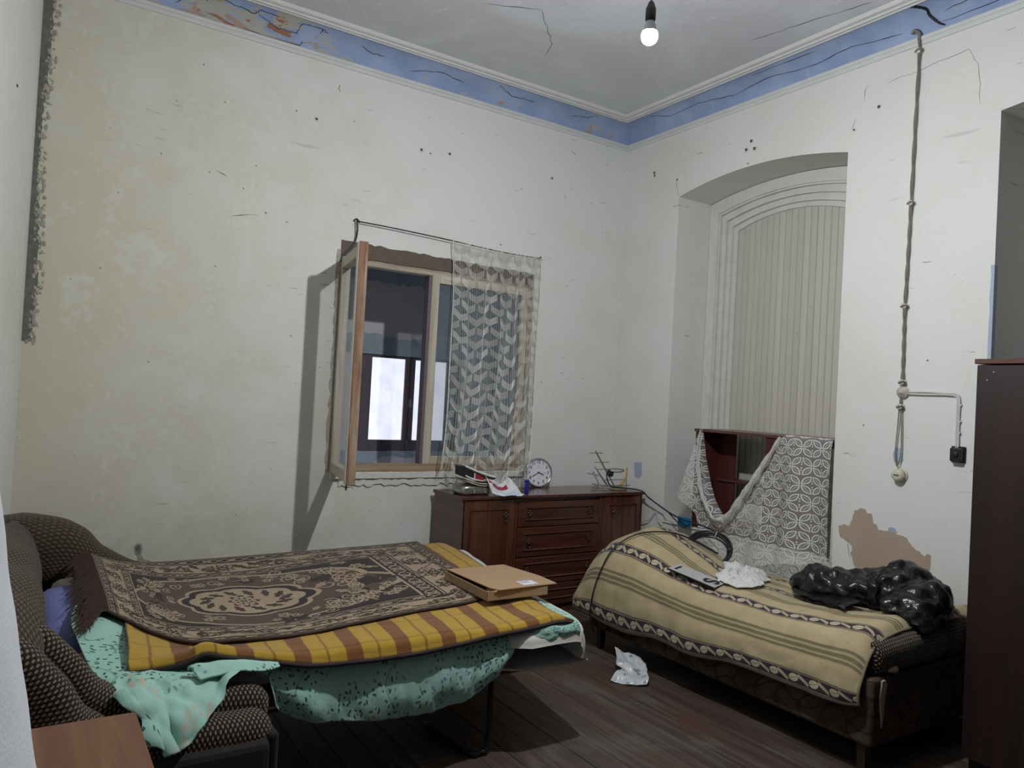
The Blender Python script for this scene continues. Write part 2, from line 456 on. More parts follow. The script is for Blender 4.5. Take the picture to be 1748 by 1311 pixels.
# chipped hole low on the left
hp = [(.585, .545), (.60, .565), (.622, .56), (.632, .53), (.624, .50), (.638, .47), (.672, .462), (.68, .452), (.655, .438), (.62, .43), (.606, .46), (.607, .49), (.592, .51)]
obj('chipped_hole', prism(bmesh.new(), hp, 1, WY-.003, WY+.01), M_CRUMB, wb)
hp2 = [(.590, .543), (.604, .558), (.616, .55), (.622, .53), (.612, .495), (.606, .51), (.597, .52)]
obj('chipped_hole_core', prism(bmesh.new(), hp2, 1, WY-.0045, WY+.01), M_RAW, wb)
def plug(parent, p, n, s, seed):
    """broken dowel hole: a dark core in a chipped pale ring"""
    rr = random.Random(seed)
    for k, (m, q, d) in enumerate(((M_WHITE, 1.9, .002), (M_CRACK, .95, .005))):
        pts = [(math.cos(a*PI/5)*s*q*rr.uniform(.7, 1.15), math.sin(a*PI/5)*s*q*rr.uniform(.7, 1.15)) for a in range(10)]
        bm = bmesh.new()
        if n == 1: prism(bm, [(p[0]+a, p[1]+b) for a, b in pts], 1, WY-d, WY+.006)
        else: prism(bm, [(p[0]+a, p[1]+b) for a, b in pts], 0, WX-d, WX+.006)
        obj('dowel_hole' if k else 'chipped_ring', bm, m, parent)
for i, (px, pz, s) in enumerate(((1.48, 3.20, .011), (1.35, 3.22, .006), (2.22, 3.17, .012), (2.44, 3.19, .011), (2.29, 3.16, .006), (3.33, 3.20, .009), (2.9, 2.62, .006), (1.2, 2.55, .006))):
    plug(wb, (px, pz), 1, s*.85, i)

# --- right wall: niche with an arched head, then a deep door opening
NY0, NY1, NZ0 = 2.72, 4.11, .63
NC, NH = (NY0+NY1)/2, (NY1-NY0)/2
def arch(y): return 3.165 - .085*((y-NC)/NH)**2
DY1 = 1.875
def darch(y): return 3.135 - .05*((y-1.25)/.62)**2
WT = .62
bm = bmesh.new()
box(bm, WX, WX+WT, NY1, WY+.42, -.08, CZ+.1); box(bm, WX, WX+WT, DY1, NY0, -.08, CZ+.1)
box(bm, WX, WX+WT, NY0, NY1, -.08, NZ0)
pts = [(NY0 + (NY1-NY0)*i/24, arch(NY0 + (NY1-NY0)*i/24)) for i in range(25)]
prism(bm, pts + [(NY1, CZ+.1), (NY0, CZ+.1)], 0, WX, WX+WT)
D0 = .63
pts = [(D0 + (DY1-D0)*i/16, darch(D0 + (DY1-D0)*i/16)) for i in range(17)]
prism(bm, pts + [(DY1, CZ+.1), (D0, CZ+.1)], 0, WX, WX+WT)
box(bm, WX, WX+WT, YF, D0, -.08, CZ+.1)
wr = tag(obj('wall_right', bm, M_WALLR), 'pale cream wall with the arched niche and the surface wiring', kind='structure')
# tan patch where the paint fell off, with a curled flap
pp = [(2.662, .80), (2.672, .845), (2.635, .865), (2.60, .86), (2.585, .90), (2.575, .955), (2.545, .965), (2.535, .975), (2.51, .972), (2.50, .957), (2.468, .952), (2.455, .905), (2.43, .885), (2.425, .868), (2.36, .872), (2.30, .862), (2.262, .855), (2.245, .83), (2.21, .80), (2.185, .795), (2.17, .775), (2.14, .79), (2.128, .785), (2.13, .65), (2.135, .40), (2.30, .38), (2.45, .45), (2.52, .585), (2.53, .62), (2.56, .64), (2.585, .70), (2.58, .745), (2.60, .765), (2.64, .76)]
flat_patch('bare_patch', pp, 0, WX-.0012, M_BARE, wr, .004, 4, 3)
flat_patch('blue_smear', [(2.37, .88), (2.36, .895), (2.33, .893), (2.315, .875), (2.32, .858), (2.35, .862)], 0, WX-.0006, M_PALEBLUE, wr, .002, 2)
pp2 = [(2.60, .765), (2.66, .79), (2.69, .765), (2.715, .60), (2.70, .42), (2.52, .42), (2.54, .58), (2.535, .62), (2.565, .64), (2.592, .70)]
flat_patch('paint_flap', pp2, 0, WX-.009, M_WALLR, wr, .003, 3, 5)
# pale blue smears
for q in ([(4.44, .93), (4.455, 1.045), (4.37, 1.05), (4.36, .95), (4.39, .92)], [(2.36, 1.30), (2.345, 1.345), (2.315, 1.33), (2.30, 1.27), (2.33, 1.24), (2.35, 1.255)]):
    obj('blue_smear', prism(bmesh.new(), q, 0, WX-.0015, WX+.004), M_PALEBLUE, wr)
pts = ragged(0.0, 2.30, 40, DY1-.001, DY1+.016, (0, .0025), 21, True)
obj('blue_door_edge', prism(bmesh.new(), pts, 0, WX-.002, WX+.03), M_PALEBLUE, wr)
for i, (py, pz, s) in enumerate(((4.39, 3.325, .012), (4.385, 3.30, .010), (3.45, 3.335, .013), (3.49, 3.285, .013), (3.42, 3.275, .014), (2.535, 3.30, .012), (3.47, 3.185, .006), (2.685, 3.205, .007), (4.135, 3.215, .009), (2.19, 1.82, .005), (2.54, 1.45, .004))):
    plug(wr, (py, pz), 0, s*.85, 40+i)

# --- niche: frame fillets and match boards, a blocked-up tall window
w2 = setting('window_2', 'tall blocked window in the arched niche, boarded with narrow cream boards')
def ring(a, b, x0, x1):
    def out(i):
        ys = [NY1-i + (NY0-NY1+2*i)*k/20 for k in range(21)]
        return [(y, arch(NC + (y-NC)*NH/(NH-i)) - i) for y in ys]
    o, n = out(a), out(b)
    pts = [(NY1-a, NZ0)] + o + [(NY0+a, NZ0), (NY0+b, NZ0)] + n[::-1] + [(NY1-b, NZ0)]
    bm = bmesh.new()
    # as quads along the ring
    A = [(NY1-a, NZ0)] + o + [(NY0+a, NZ0)]; Bq = [(NY1-b, NZ0)] + n + [(NY0+b, NZ0)]
    va = [[bm.verts.new((x, *p)) for x in (x0, x1)] for p in A]; vb = [[bm.verts.new((x, *p)) for x in (x0, x1)] for p in Bq]
    for i in range(len(A)-1):
        bm.faces.new((va[i][0], va[i+1][0], vb[i+1][0], vb[i][0])); bm.faces.new((va[i][1], vb[i][1], vb[i+1][1], va[i+1][1]))
        bm.faces.new((va[i][0], va[i][1], va[i+1][1], va[i+1][0])); bm.faces.new((vb[i][0], vb[i+1][0], vb[i+1][1], vb[i][1]))
    return bm
obj('frame_casing', ring(.004, .085, 4.425, 4.52), M_NICHEF, w2)
for a, b, xx in ((.085, .098, 4.437), (.098, .132, 4.463), (.132, .145, 4.452), (.145, .178, 4.478), (.178, .192, 4.466), (.192, .225, 4.492)):
    obj('frame_fillet', ring(a, b, xx, 4.53), M_NICHEF, w2)
def board_mat():
    t = NT('cream_board_paint'); x, y, z = t.xyz(t.coord('World')); r = t.rnd()
    n = t.noise(t.vec(y*30.0, z*1.2, r*9.0), 1.0, 4)
    c = t.mix(n, (.52, .505, .435), (.60, .585, .52))
    k = t.noise(t.vec(y*16.0, z*9.0, 3.0), 1.0, 4, .6, .6)
    c = t.mix(k.step(.68, .74)*.5, c, (.22, .20, .15))
    g = t.nt.nodes.new('ShaderNodeHueSaturation'); t.L.new(c, g.inputs['Color']); t.L.new((r*.12 + .94).k, g.inputs['Value'])
    t.color(g.outputs[0]); t.put('Roughness', .5); t.bump(n, .15, .003); return t.m
M_BOARD = board_mat()
NB = 18; y0, y1 = NY0+.225, NY1-.225; bw = (y1-y0)/NB
for i in range(NB):
    ya = y0 + i*bw; yc = ya + bw/2; zt = arch(NC + (yc-NC)*NH/(NH-.2)) - .20
    bm = B(4.505, 4.522, ya+.0012, ya+bw-.0012, NZ0, zt, bev=.0022)
    box(bm, 4.501, 4.51, ya+.004, ya+.0105, NZ0, zt, bev=.002)       # bead along one edge
    obj('board', bm, M_BOARD, w2)
obj('window_board', B(WX-.012, 4.50, NY0+.002, NY1-.002, NZ0, NZ0+.012, bev=.004), M_WHITE, w2)

# --- door opening to the right
d1 = setting('door_1', 'dark deep door recess at the right edge')
obj('added_back_panel', B(4.60, 4.65, D0+.01, DY1-.01, 0, 3.08), M_REVEAL, d1)  # unseen panel, added to keep sky light from coming through the opening
# --- left wall, out of square
bm = bmesh.new()
pts = [(wlx(WY), WY), (wlx(.9), .9), (wlx(.9)-.12, .9), (wlx(WY)-.12, WY)]
prism(bm, pts, 2, -.08, CZ+.1)
wl = tag(obj('wall_left', bm, M_WALLR), 'narrow strip of cream wall at the left edge', kind='structure')
for z, y in ((2.82, 4.2), (1.35, 3.9), (2.75, 3.7)):
    obj('dowel_hole', B(-.004, .004, -.012, .012, -.006, .006, bev=.003, mat=Matrix.Translation((wlx(y), y, z)) @ Matrix.Rotation(-.154, 4, 'Z')), M_CRACK, wl)

# --- cornices: bead, blue cove, stepped fillets under the ceiling
def cove(th): return (.004 + .148*(1-math.cos(th)), 3.622 + .118*math.sin(th))
PB = [(0, 3.572), (.010, 3.575), (.013, 3.585), (.010, 3.596), (.018, 3.60), (.020, 3.614), (.014, 3.622), (0, 3.622)]
PC = [cove(PI/2*i/10) for i in range(11)]
PF = [(.148, 3.742), (.155, 3.729), (.168, 3.727), (.172, 3.735), (.180, 3.735), (.183, 3.728), (.198, 3.726), (.203, 3.736), (.212, 3.737), (.216, 3.732), (.236, 3.733), (.245, 3.742), (.25, 3.752)]
def run(prof, back, n=1):
    bm = bmesh.new(); ring = []
    for d, z in prof:
        if back: ring.append([bm.verts.new((wlx(WY) + (WX-d-wlx(WY))*k/n, WY-d, z)) for k in range(n+1)])
        else: ring.append([bm.verts.new((WX-d, YF + (WY-d-YF)*k/n, z)) for k in range(n+1)])
    for i in range(len(prof)-1):
        for k in range(n): bm.faces.new((ring[i][k], ring[i+1][k], ring[i+1][k+1], ring[i][k+1]))
    return bm
for nm, back in (('trim_1', True), ('trim_2', False)):
    tr = setting(nm, 'blue cove cornice with white fillets along the %s wall' % ('back' if back else 'right'))
    obj('bead_moulding', run(PB, back), M_MOULD, tr); obj('cove', run(PC, back), M_BLUEP if back else M_BLUE, tr, True)
    obj('fillet_moulding', run(PF, back), M_MOULD, tr)
    if back: tb = tr
    else: t2 = tr
def crack(parent, pts, surf, w=.004, seed=0, name='crack'):
    rr = random.Random(seed); P = []
    for a, b in zip(pts[:-1], pts[1:]):
        n = max(3, int(math.dist(a, b)/.05) if surf not in 'bc' else 6)
        for k in range(n): P.append((a[0] + (b[0]-a[0])*k/n, a[1] + (b[1]-a[1])*k/n))
    P.append(pts[-1]); Q = []
    for s, q in P:
        s += rr.uniform(-.006, .006); q += rr.uniform(-.03, .03) if surf in 'bc' else rr.uniform(-.006, .006)
        if surf in 'bc':
            d, z = cove(max(.03, min(PI/2, q))); d += .0015
            Q.append((s, WY-d, z) if surf == 'b' else (WX-d, s, z))
        elif surf == 'u': Q.append((s, q, CZ-.001))
        elif surf == 'w': Q.append((s, WY-.001, q))
        else: Q.append((WX-.001, s, q))
    rad = [w*rr.uniform(.5, 1.2) for _ in Q]; rad[0] = rad[-1] = w*.2
    return obj(name, T_(Q, rad, 5), M_CRACK, parent)
for i, c in enumerate(([(.78, .75), (.80, 1.2), (.93, 1.0), (1.05, .9), (1.08, 1.15), (1.2, 1.1)], [(1.08, .9), (1.2, .55), (1.32, .6), (1.33, 1.15), (1.45, 1.2), (1.5, 1.05)], [(1.46, 1.2), (1.45, .9)], [(1.72, 1.0), (1.8, .75), (1.9, .8)],
                       [(2.1, .5), (2.3, .9), (2.5, .7)], [(2.75, 1.2), (2.9, .8), (3.1, .9)], [(3.45, .75), (3.6, .95), (3.66, 1.3)], [(.62, .3), (.7, .9)], [(1.0, .04), (1.35, .05), (1.36, .3)])):
    crack(tb, c, 'b', .0028, i)
for i, c in enumerate(([(4.35, 1.3), (4.2, .8), (3.9, .9), (3.6, .6), (3.3, .8), (3.0, .55), (2.7, .7), (2.4, .45)], [(3.4, 1.25), (2.9, 1.2)], [(2.16, .7), (1.9, .9), (1.6, 1.2)], [(2.2, .3), (1.7, .35), (1.3, .3)])):
    crack(t2, c, 'c', .0026, 20+i)
for i, c in enumerate(([(2.4, 3.6), (2.7, 3.9), (2.75, 4.05)], [(2.4, 3.6), (2.1, 3.75)], [(3.6, 3.1), (3.75, 2.4)], [(2.9, 2.2), (3.4, 2.0), (3.6, 1.7)], [(3.1, 2.6), (3.0, 2.2)])):
    crack(cl, c, 'u', .0018, 50+i)
for i, c in enumerate(([(4.15, 3.23), (4.13, 3.15), (4.115, 3.08)], [(2.5, 3.42), (2.05, 3.46), (1.99, 3.36), (1.98, 3.15)], [(2.62, 3.45), (2.63, 3.36)], [(2.68, 3.28), (2.7, 3.2)])):
    crack(wr, c, 'r', .0012, 70+i)
for i, c in enumerate(([(1.62, 3.46), (1.61, 3.43), (1.63, 3.42)], [(3.5, 3.46), (3.55, 3.42)], [(.9, 2.75), (.96, 2.72)], [(3.45, 3.1), (3.48, 3.07)], [(1.0, 2.5), (1.15, 2.53)])):
    crack(wb, c, 'w', .002, 90+i)
# ================================================================ window_1 in the back wall
w1 = setting('window_1', 'small old casement window with flaking cream paint, left leaf swung open')
FZ0, FZ1 = .985, 2.362; FY0, FY1 = WY+.004, WY+.085
for nm, a in (('jamb', (1.702, 1.742, FZ0, FZ1)), ('jamb', (3.175, 3.218, FZ0, FZ1))):
    obj(nm, B(a[0], a[1], FY0, FY1, a[2], a[3], bev=.003), M_FRAME, w1)
obj('head_rail', B(1.742, 3.175, FY0, FY1, 2.318, FZ1, bev=.003), M_FRAMEX, w1)
obj('bottom_rail', B(1.742, 3.175, FY0-.006, FY1, FZ0-.025, FZ0+.022, bev=.004), M_SILLW, w1)
obj('mullion', B(2.345, 2.365, FY0+.012, FY1, FZ0+.02, 2.32, bev=.003), M_PLUMF, w1)
# fixed right leaf
lf = obj('fixed_leaf', B(2.362, 2.422, FY0-.004, FY0+.045, FZ0+.02, 2.335, bev=.004), M_FRAME, w1)
for a in ((2.422, 3.12, FZ0+.02, FZ0+.075), (2.422, 3.12, 2.272, 2.335)):
    obj('rail', B(a[0], a[1], FY0-.003, FY0+.044, a[2], a[3], bev=.004), M_FRAMEX, lf)
obj('stile', B(3.118, 3.174, FY0-.003, FY0+.044, FZ0+.02, 2.335, bev=.004), M_FRAME, lf)
obj('pane', B(2.42, 3.12, FY0+.018, FY0+.022, FZ0+.07, 2.275), M_PANE2, lf)
# open left leaf, hinged at the left jamb
CW = .605; ang = math.atan2(4.115-4.712, 1.608-1.722)
ca = obj('casement', B(0, .05, -.0275, .0275, 0, 1.38, bev=.004), M_FRAME, w1)
ca.location = (1.722, WY-.012, .958); ca.rotation_euler = (0, 0, ang)
for z0, z1 in ((0, .07), (1.315, 1.38)):
    o = obj('rail', B(.048, CW-.04, -.026, .026, z0, z1, bev=.004), M_FRAMEX, ca)
obj('stile', B(CW-.055, CW, -.0275, .0275, -.012, 1.395, bev=.004), M_RAWWOOD, ca)
obj('paint_strip', B(CW-.058, CW-.002, -.0292, -.0270, -.008, 1.39, bev=.0005), M_WHITE, ca)
obj('pane', B(.046, CW-.052, -.002, .002, .066, 1.32), M_PANE, ca)
obj('bolt', T_([(CW-.02, -.02, -.012), (CW-.02, -.02, -.04)], .005, 6), M_BLACKM, ca)
# rough sill ledge
bm = bmesh.new(); pts = ragged(1.70, 3.22, 60, WY-.026, WY+.11, (.007, 0), 31); prism(bm, pts, 2, .915, .956)
for v in bm.verts:
    if v.co.z > .93: v.co.z += (v.co.y - WY)*.12 + random.uniform(-.003, .003)
obj('sill_ledge', bm, M_WHITE, w1)
bm = bmesh.new(); prism(bm, ragged(1.74, 3.18, 60, WY-.012, WY+.06, (.006, 0), 33), 2, .945, .963); obj('sill_board', bm, M_SILLW, w1)

# room behind the window: a narrow passage with its own small window
FW = 5.9
bm = bmesh.new()
box(bm, 1.0, 4.2, FW, FW+.2, .0, .965); box(bm, 1.0, 4.2, FW, FW+.2, 1.87, 3.0)
box(bm, 1.0, 2.335, FW, FW+.2, .965, 1.87); box(bm, 3.27, 4.2, FW, FW+.2, .965, 1.87)
fw = tag(obj('wall_passage', bm, M_FARW), 'dim grey passage wall seen through the open window', kind='structure')
bm = bmesh.new(); prism(bm, ragged(1.6, 3.6, 60, 1.80, lambda t: 1.955 + .02*math.sin(20*t), (0, .012), 41), 1, FW-.004, FW+.003)
obj('blue_plaster_band', bm, M_FARB, fw)
bm = bmesh.new(); prism(bm, ragged(1.6, 3.6, 50, .80, .995, (0, .004), 42), 1, FW-.005, FW+.003); obj('blue_plaster_band', bm, M_FARB, fw)
bm = bmesh.new(); prism(bm, [(2.47, .86), (2.5, .905), (2.56, .945), (2.66, .953), (2.75, .935), (2.88, .94), (3.0, .93), (3.0, .85)], 1, FW-.007, FW+.003); obj('bare_plaster_patch', bm, M_FARW, fw)
bm = bmesh.new(); prism(bm, ragged(1.6, 3.6, 50, 2.40, 2.72, (.02, 0), 43), 1, FW-.005, FW+.003); obj('dark_top_band', bm, M_FARB, fw)  # ragged darker blue band along the top of the far wall
bm = bmesh.new()
box(bm, 1.40, 1.50, WY+TH, FW, 0, 2.72); box(bm, 3.62, 3.72, WY+TH, FW, 0, 2.72)
tag(obj('wall_passage_side', bm, M_FARB), 'blue painted side walls of the passage', kind='structure')
tag(obj('ceiling_passage', B(1.0, 4.2, WY+TH, FW+.2, 2.72, 2.8), M_FARW), 'passage ceiling', kind='structure')
tag(obj('floor_passage', B(1.0, 4.2, WY+TH, FW+.2, .40, .46), M_FARW), 'passage floor', kind='structure')
w3 = setting('window_3', 'small dark framed passage window glowing with daylight')
for x0, x1 in ((2.335, 2.447), (2.752, 2.797), (2.800, 2.846), (3.152, 3.27)):
    obj('stile', B(x0, x1, FW+.02, FW+.07, .965, 1.87, bev=.004), M_PLUMF, w3)
for x0, x1 in ((2.447, 2.752), (2.846, 3.152)):
    obj('rail', B(x0, x1, FW+.022, FW+.068, .965, 1.087, bev=.004), M_PLUMF, w3)
    obj('rail', B(x0, x1, FW+.022, FW+.068, 1.777, 1.87, bev=.004), M_PLUMF, w3)
    obj('pane', B(x0-.004, x1+.004, FW+.04, FW+.046, 1.08, 1.782), M_DAY, w3)
obj('latch', B(2.79, 2.815, FW+.004, FW+.02, 1.37, 1.44, bev=.004), M_STEEL, w3)
obj('latch', B(2.785, 2.80, FW+.004, FW+.02, 1.0, 1.09, bev=.004), M_STEEL, w3)
o = tag(obj('socket_box', B(2.52, 2.66, WY+TH+.02, WY+TH+.06, .93, 1.0, bev=.006), plain('teal_plastic', (.03, .16, .16), .5)), 'teal plastic box lying on the passage ledge behind the window', 'box')
o.location = (.02, 0, 0)
obj('ledge', B(1.742, 3.2, WY+.09, WY+TH+.06, .90, .93), M_FARB, w1)

# ---------------------------------------------------------------- curtain wire and crocheted curtain
t = thing('curtain_wire', 'thin black bent curtain wire stretched above the open window', 'curtain rod', (1.78, WY-.03, 2.59))
def loc(pts, t): return [tuple(Vector(p) - t.location) for p in pts]
RODP = smooth_path([(1.775, WY-.04, 2.592), (2.05, WY-.045, 2.588), (2.47, WY-.05, 2.574), (2.9, WY-.05, 2.556), (3.24, WY-.04, 2.562)], 6)
obj('wire', T_(loc(RODP, t), .0042, 6), M_BLACKM, t)
obj('hook', T_(loc(smooth_path([(1.765, WY, 2.60), (1.77, WY-.04, 2.605), (1.79, WY-.042, 2.585)], 5), t), .006, 6), M_BLACKM, t)
obj('hook', T_(loc(smooth_path([(3.24, WY, 2.562), (3.24, WY-.04, 2.572), (3.225, WY-.05, 2.555), (3.25, WY-.04, 2.55)], 5), t), .006, 6), M_BLACKM, t)
obj('hanging_cable', T_(loc(smooth_path([(1.775, WY-.035, 2.60), (1.782, WY-.03, 2.53), (1.775, WY-.012, 2.46), (1.735, WY-.01, 2.40), (1.70, WY-.01, 2.36), (1.692, WY-.01, 2.32)], 6), t), .006, 6), M_BLACKM, t)

def lace_mat():
    return plain('white_crochet_thread', (.76, .75, .70), .9, var=.08, scale=30)
M_THREAD = lace_mat()
CT = thing('crochet_curtain', 'white crocheted openwork curtain hanging over the right half of the window', 'curtain', (2.85, WY-.06, 2.55))
def cpos(s, z):
    """point on the curtain: s across 0..1, z down from the wire 0..1"""
    top = 2.574 - .018*math.sin(PI*s) if s < .6 else 2.556
    ln = 1.60 - .045*math.cos(2*PI*s*2.3) + .07*s
    xl = 2.475 + .035*math.sin(PI*z) - .05*z**3; xr = 3.235 + .012*math.sin(PI*z) - .075*z*z
    fold = .016*math.sin(2*PI*(s*5.3 + .15*math.sin(3*z))) + .010*math.sin(2*PI*s*11 + 4*z)
    return Vector((xl + (xr-xl)*s + .006*math.sin(9*z+20*s), WY - .058 + fold*(.5 + .7*z) - .09*z*z, top - ln*z)) - CT.location
bm = bmesh.new(); rr = random.Random(4)
for i in range(62):
    s = (i+.5)/62; tube(bm, [cpos(s + rr.uniform(-.002, .002), k/26) for k in range(27)], .0010, 3, False)
obj('vertical_threads', bm, M_THREAD, CT)['kind'] = 'stuff'
bm = bmesh.new(); NCOL, NROW = 6, 20
for r in range(NROW):
    for c in range(-1, NCOL):
        s0 = (c + (.5 if r % 2 else 0.0))/NCOL
        if s0 < -.10 or s0 + 1/NCOL > 1.10: continue
        for q in range(6):
            zz = (r + .10)/NROW + q*.0050
            if zz > .985: continue
            P = []
            for k in range(9):
                u = k/8; P.append(cpos(min(1, max(0, s0 + (.08 + u*.84)/NCOL)), min(1.0, zz + (.021*(1-abs(2*u-1)**1.15)) - .006)) + Vector((0, -.003, 0)))
            tube(bm, P, .0017, 3, False)
obj('scallop_loops', bm, M_THREAD, CT)['kind'] = 'stuff'
bm = bmesh.new()
for e in (0.0, 1.0):
    for k in range(2): tube(bm, [cpos(min(1, max(0, e + .004*math.sin(j*1.7 + k*3))), j/60) for j in range(61)], .0026, 4, False)
obj('edge_cord', bm, M_THREAD, CT)
bm = bmesh.new()
for i in range(60):
    s = i/59; p = cpos(s, 0); q = cpos(s, .028)
    tube(bm, [p, p + Vector((.006, -.006, .008)), p + Vector((.008, .006, .0)), q], .0016, 3, False)
    e = cpos(s, 1.0); tube(bm, [e, e + Vector((rr.uniform(-.01, .01), 0, -rr.uniform(.02, .055)))], .0014, 3, False)
obj('fringe_loops', bm, M_THREAD, CT)['kind'] = 'stuff'

# ---------------------------------------------------------------- light bulb
BX, BY, BZ = 1.91, 2.12, 2.886
t = thing('light_bulb', 'lit bare bulb hanging on its cord below the ceiling', 'light bulb', (BX, BY, BZ))
tm = NT('lit_diffuser'); tm.color((.9, .9, .9)); tm.b.inputs['Emission Color'].default_value = (.965, .985, 1.0, 1); tm.put('Emission Strength', BULB_STRENGTH)
R = .031
prof = [(R*math.cos(a), R*math.sin(a)) for a in [(-PI/2 + (PI/2 + .42)*k/9) for k in range(10)]]; prof[0] = (.001, -R)
obj('diffuser', LA(prof, 20), tm.m, t, True)
obj('housing', LA([(R*math.cos(.42), R*math.sin(.42)), (.0285, .018), (.0225, .036), (.017, .052), (.014, .06)], 20), plain('white_lamp_plastic', (.5, .5, .5), .4), t, True)
obj('lamp_holder', LA([(.0165, .058), (.0195, .062), (.0195, .105), (.016, .112), (.011, .128), (.006, .134)], 16), plain('black_lamp_holder', (.02, .02, .024), .5), t, True)
obj('cord', T_([(0, 0, .13), (.002, .001, .5), (0, 0, CZ-BZ-.02)], .0032, 6), M_BLACKM, t)
obj('ceiling_hook', LA([(.003, -.03), (.02, -.025), (.028, -.008), (.028, 0)], 14, Matrix.Translation((0, 0, CZ-BZ))), M_MOULD, t, True)

# ---------------------------------------------------------------- old surface wiring on the right wall
M_CABLE = plain('grey_braided_cable', (.235, .205, .17), .9, var=.3, scale=60, bump=.5)
M_CERAM = plain('dirty_ceramic', (.50, .47, .41), .35, var=.2, scale=40)
M_WCABLE = plain('painted_white_cable', (.58, .58, .56), .6, var=.1)
t = thing('braided_cable', 'old twisted cable running down the right wall on ceramic knobs', 'cable', (WX, 2.31, 1.6))
path = smooth_path([(WX-.02, 2.305, 3.60), (WX-.022, 2.30, 3.53), (WX-.022, 2.306, 3.1), (WX-.024, 2.309, 2.69), (WX-.022, 2.314, 2.4), (WX-.024, 2.318, 2.12), (WX-.022, 2.316, 1.9), (WX-.024, 2.313, 1.70)], 14)
for ph in (0, PI):
    pts = [(p[0] + .0036*math.cos(i*.55+ph), p[1] + .0036*math.sin(i*.55+ph), p[2]) for i, p in enumerate(path)]
    obj('twisted_wire', T_(loc(pts, t), .0046, 6), M_CABLE, t, True)
KN = Matrix.Rotation(-PI/2, 4, 'Y')
kb = LA([(.012, 0), (.017, .004), (.017, .010), (.011, .015), (.011, .022), (.016, .028), (.016, .034), (.008, .038)], 14, KN)
km = bpy.data.meshes.new('ceramic_knob'); bmesh.ops.recalc_face_normals(kb, faces=kb.faces); kb.to_mesh(km); kb.free(); km.materials.append(M_CERAM)
for y, z in ((2.302, 3.535), (2.309, 2.69), (2.319, 2.12), (2.313, 1.70), (2.318, 1.565)):
    o = link('ceramic_knob', km, None, t); o.location = Vector((WX, y, z)) - t.location
    obj('knot', T_(loc([(WX-.026 + .016*math.cos(a), y + .017*math.sin(a), z + .004*math.sin(2*a)) for a in [2*PI*k/14 for k in range(15)]], t), .0045, 5), M_CABLE, t)
o = obj('junction_rosette', LA([(.034, 0), (.036, .008), (.031, .018), (.012, .021), (.010, .03)], 22, KN), M_CERAM, t, True); o.location = Vector((WX, 2.315, 1.645)) - t.location
obj('upper_bend', T_(loc(smooth_path([(WX-.02, 2.305, 3.60), (WX-.03, 2.30, 3.63), (WX-.035, 2.325, 3.655), (WX-.03, 2.34, 3.64)], 6), t), .009, 6), M_CABLE, t, True)
for dy in (-.012, .012):
    obj('lower_strand', T_(loc(smooth_path([(WX-.024, 2.318, 1.62), (WX-.022, 2.318+dy*.4, 1.56), (WX-.02, 2.318+dy, 1.42), (WX-.02, 2.32+dy*1.3, 1.30), (WX-.03, 2.318, 1.235)], 8), t), .0034, 6), M_CABLE, t, True)
o = tag(obj('wire_bundle', T_(smooth_path([(WX-.16, 2.30, 3.738), (WX-.13, 2.27, 3.735), (WX-.085, 2.235, 3.722), (WX-.05, 2.235, 3.70), (WX-.02, 2.20, 3.655), (WX-.012, 2.17, 3.635)], 6), [.009, .007, .010, .008, .009, .007, .010, .007, .009, .007, .008, .009, .007, .007, .008, .006, .008, .006, .007, .006, .007, .006, .007, .005, .006, .005, .005, .005, .004, .004, .004], 7), M_BLACKM, None, True), 'dark tangled wire bundle crossing the blue cornice above the cable', 'cable')
t = thing('wall_socket', 'round cream socket with two slots under the looped cable', 'socket', (WX, 2.31, 1.19))
obj('base_plate', LA([(.040, 0), (.042, .006), (.038, .010)], 26, KN), plain('cream_bakelite', (.55, .52, .40), .4, var=.1), t, True)
obj('cap', LA([(.033, .008), (.0345, .03), (.031, .043), (.02, .047), (.001, .0475)], 26, KN), plain('cream_bakelite_cap', (.60, .57, .44), .35, var=.08), t, True)
bm = B(-.0495, -.046, -.014, .014, -.003, .003, bev=.001)
for dy in (-.010, .010): lathe(bm, [(.004, 0), (.004, .002)], 10, Matrix.Translation((-.0488, dy, 0)) @ KN)
obj('slots', bm, M_CRACK, t)
t = thing('white_wall_cable', 'flat white cable turning down from the rosette to the black socket', 'cable', (WX, 2.2, 1.64))
for dz in (0, -.011):
    obj('strand', T_(loc(smooth_path([(WX-.010, 2.28, 1.648+dz), (WX-.009, 2.18, 1.649+dz*1.2), (WX-.010, 2.08, 1.645+dz*.7), (WX-.008, 2.035, 1.643+dz), (WX-.008, 2.017-dz*.5, 1.628+dz), (WX-.008, 2.012-dz*.9, 1.59), (WX-.008, 2.012-dz*.9, 1.5), (WX-.008, 2.010-dz*.9, 1.36)], 7), t), .0058, 6), M_WCABLE, t, True)
for z in (1.585, 1.50, 1.44): obj('cable_clip', B(-.012, 0, -.2, -.172, z-1.64-.004, z-1.64+.004, bev=.001), M_WCABLE, t)
t = thing('black_socket', 'small black square wall socket beside the wardrobe', 'socket', (WX, 2.008, 1.33))
obj('back_plate', B(-.012, 0, -.036, .036, -.042, .042, bev=.004), M_BLACKM, t)
obj('body', B(-.042, -.010, -.028, .028, -.036, .034, bev=.006, seg=2), plain('black_bakelite', (.012, .012, .013), .35), t)
obj('plug_face', LA([(.016, 0), (.017, .006), (.013, .008)], 18, Matrix.Translation((-.041, 0, 0)) @ KN), M_BLACKM, t, True)
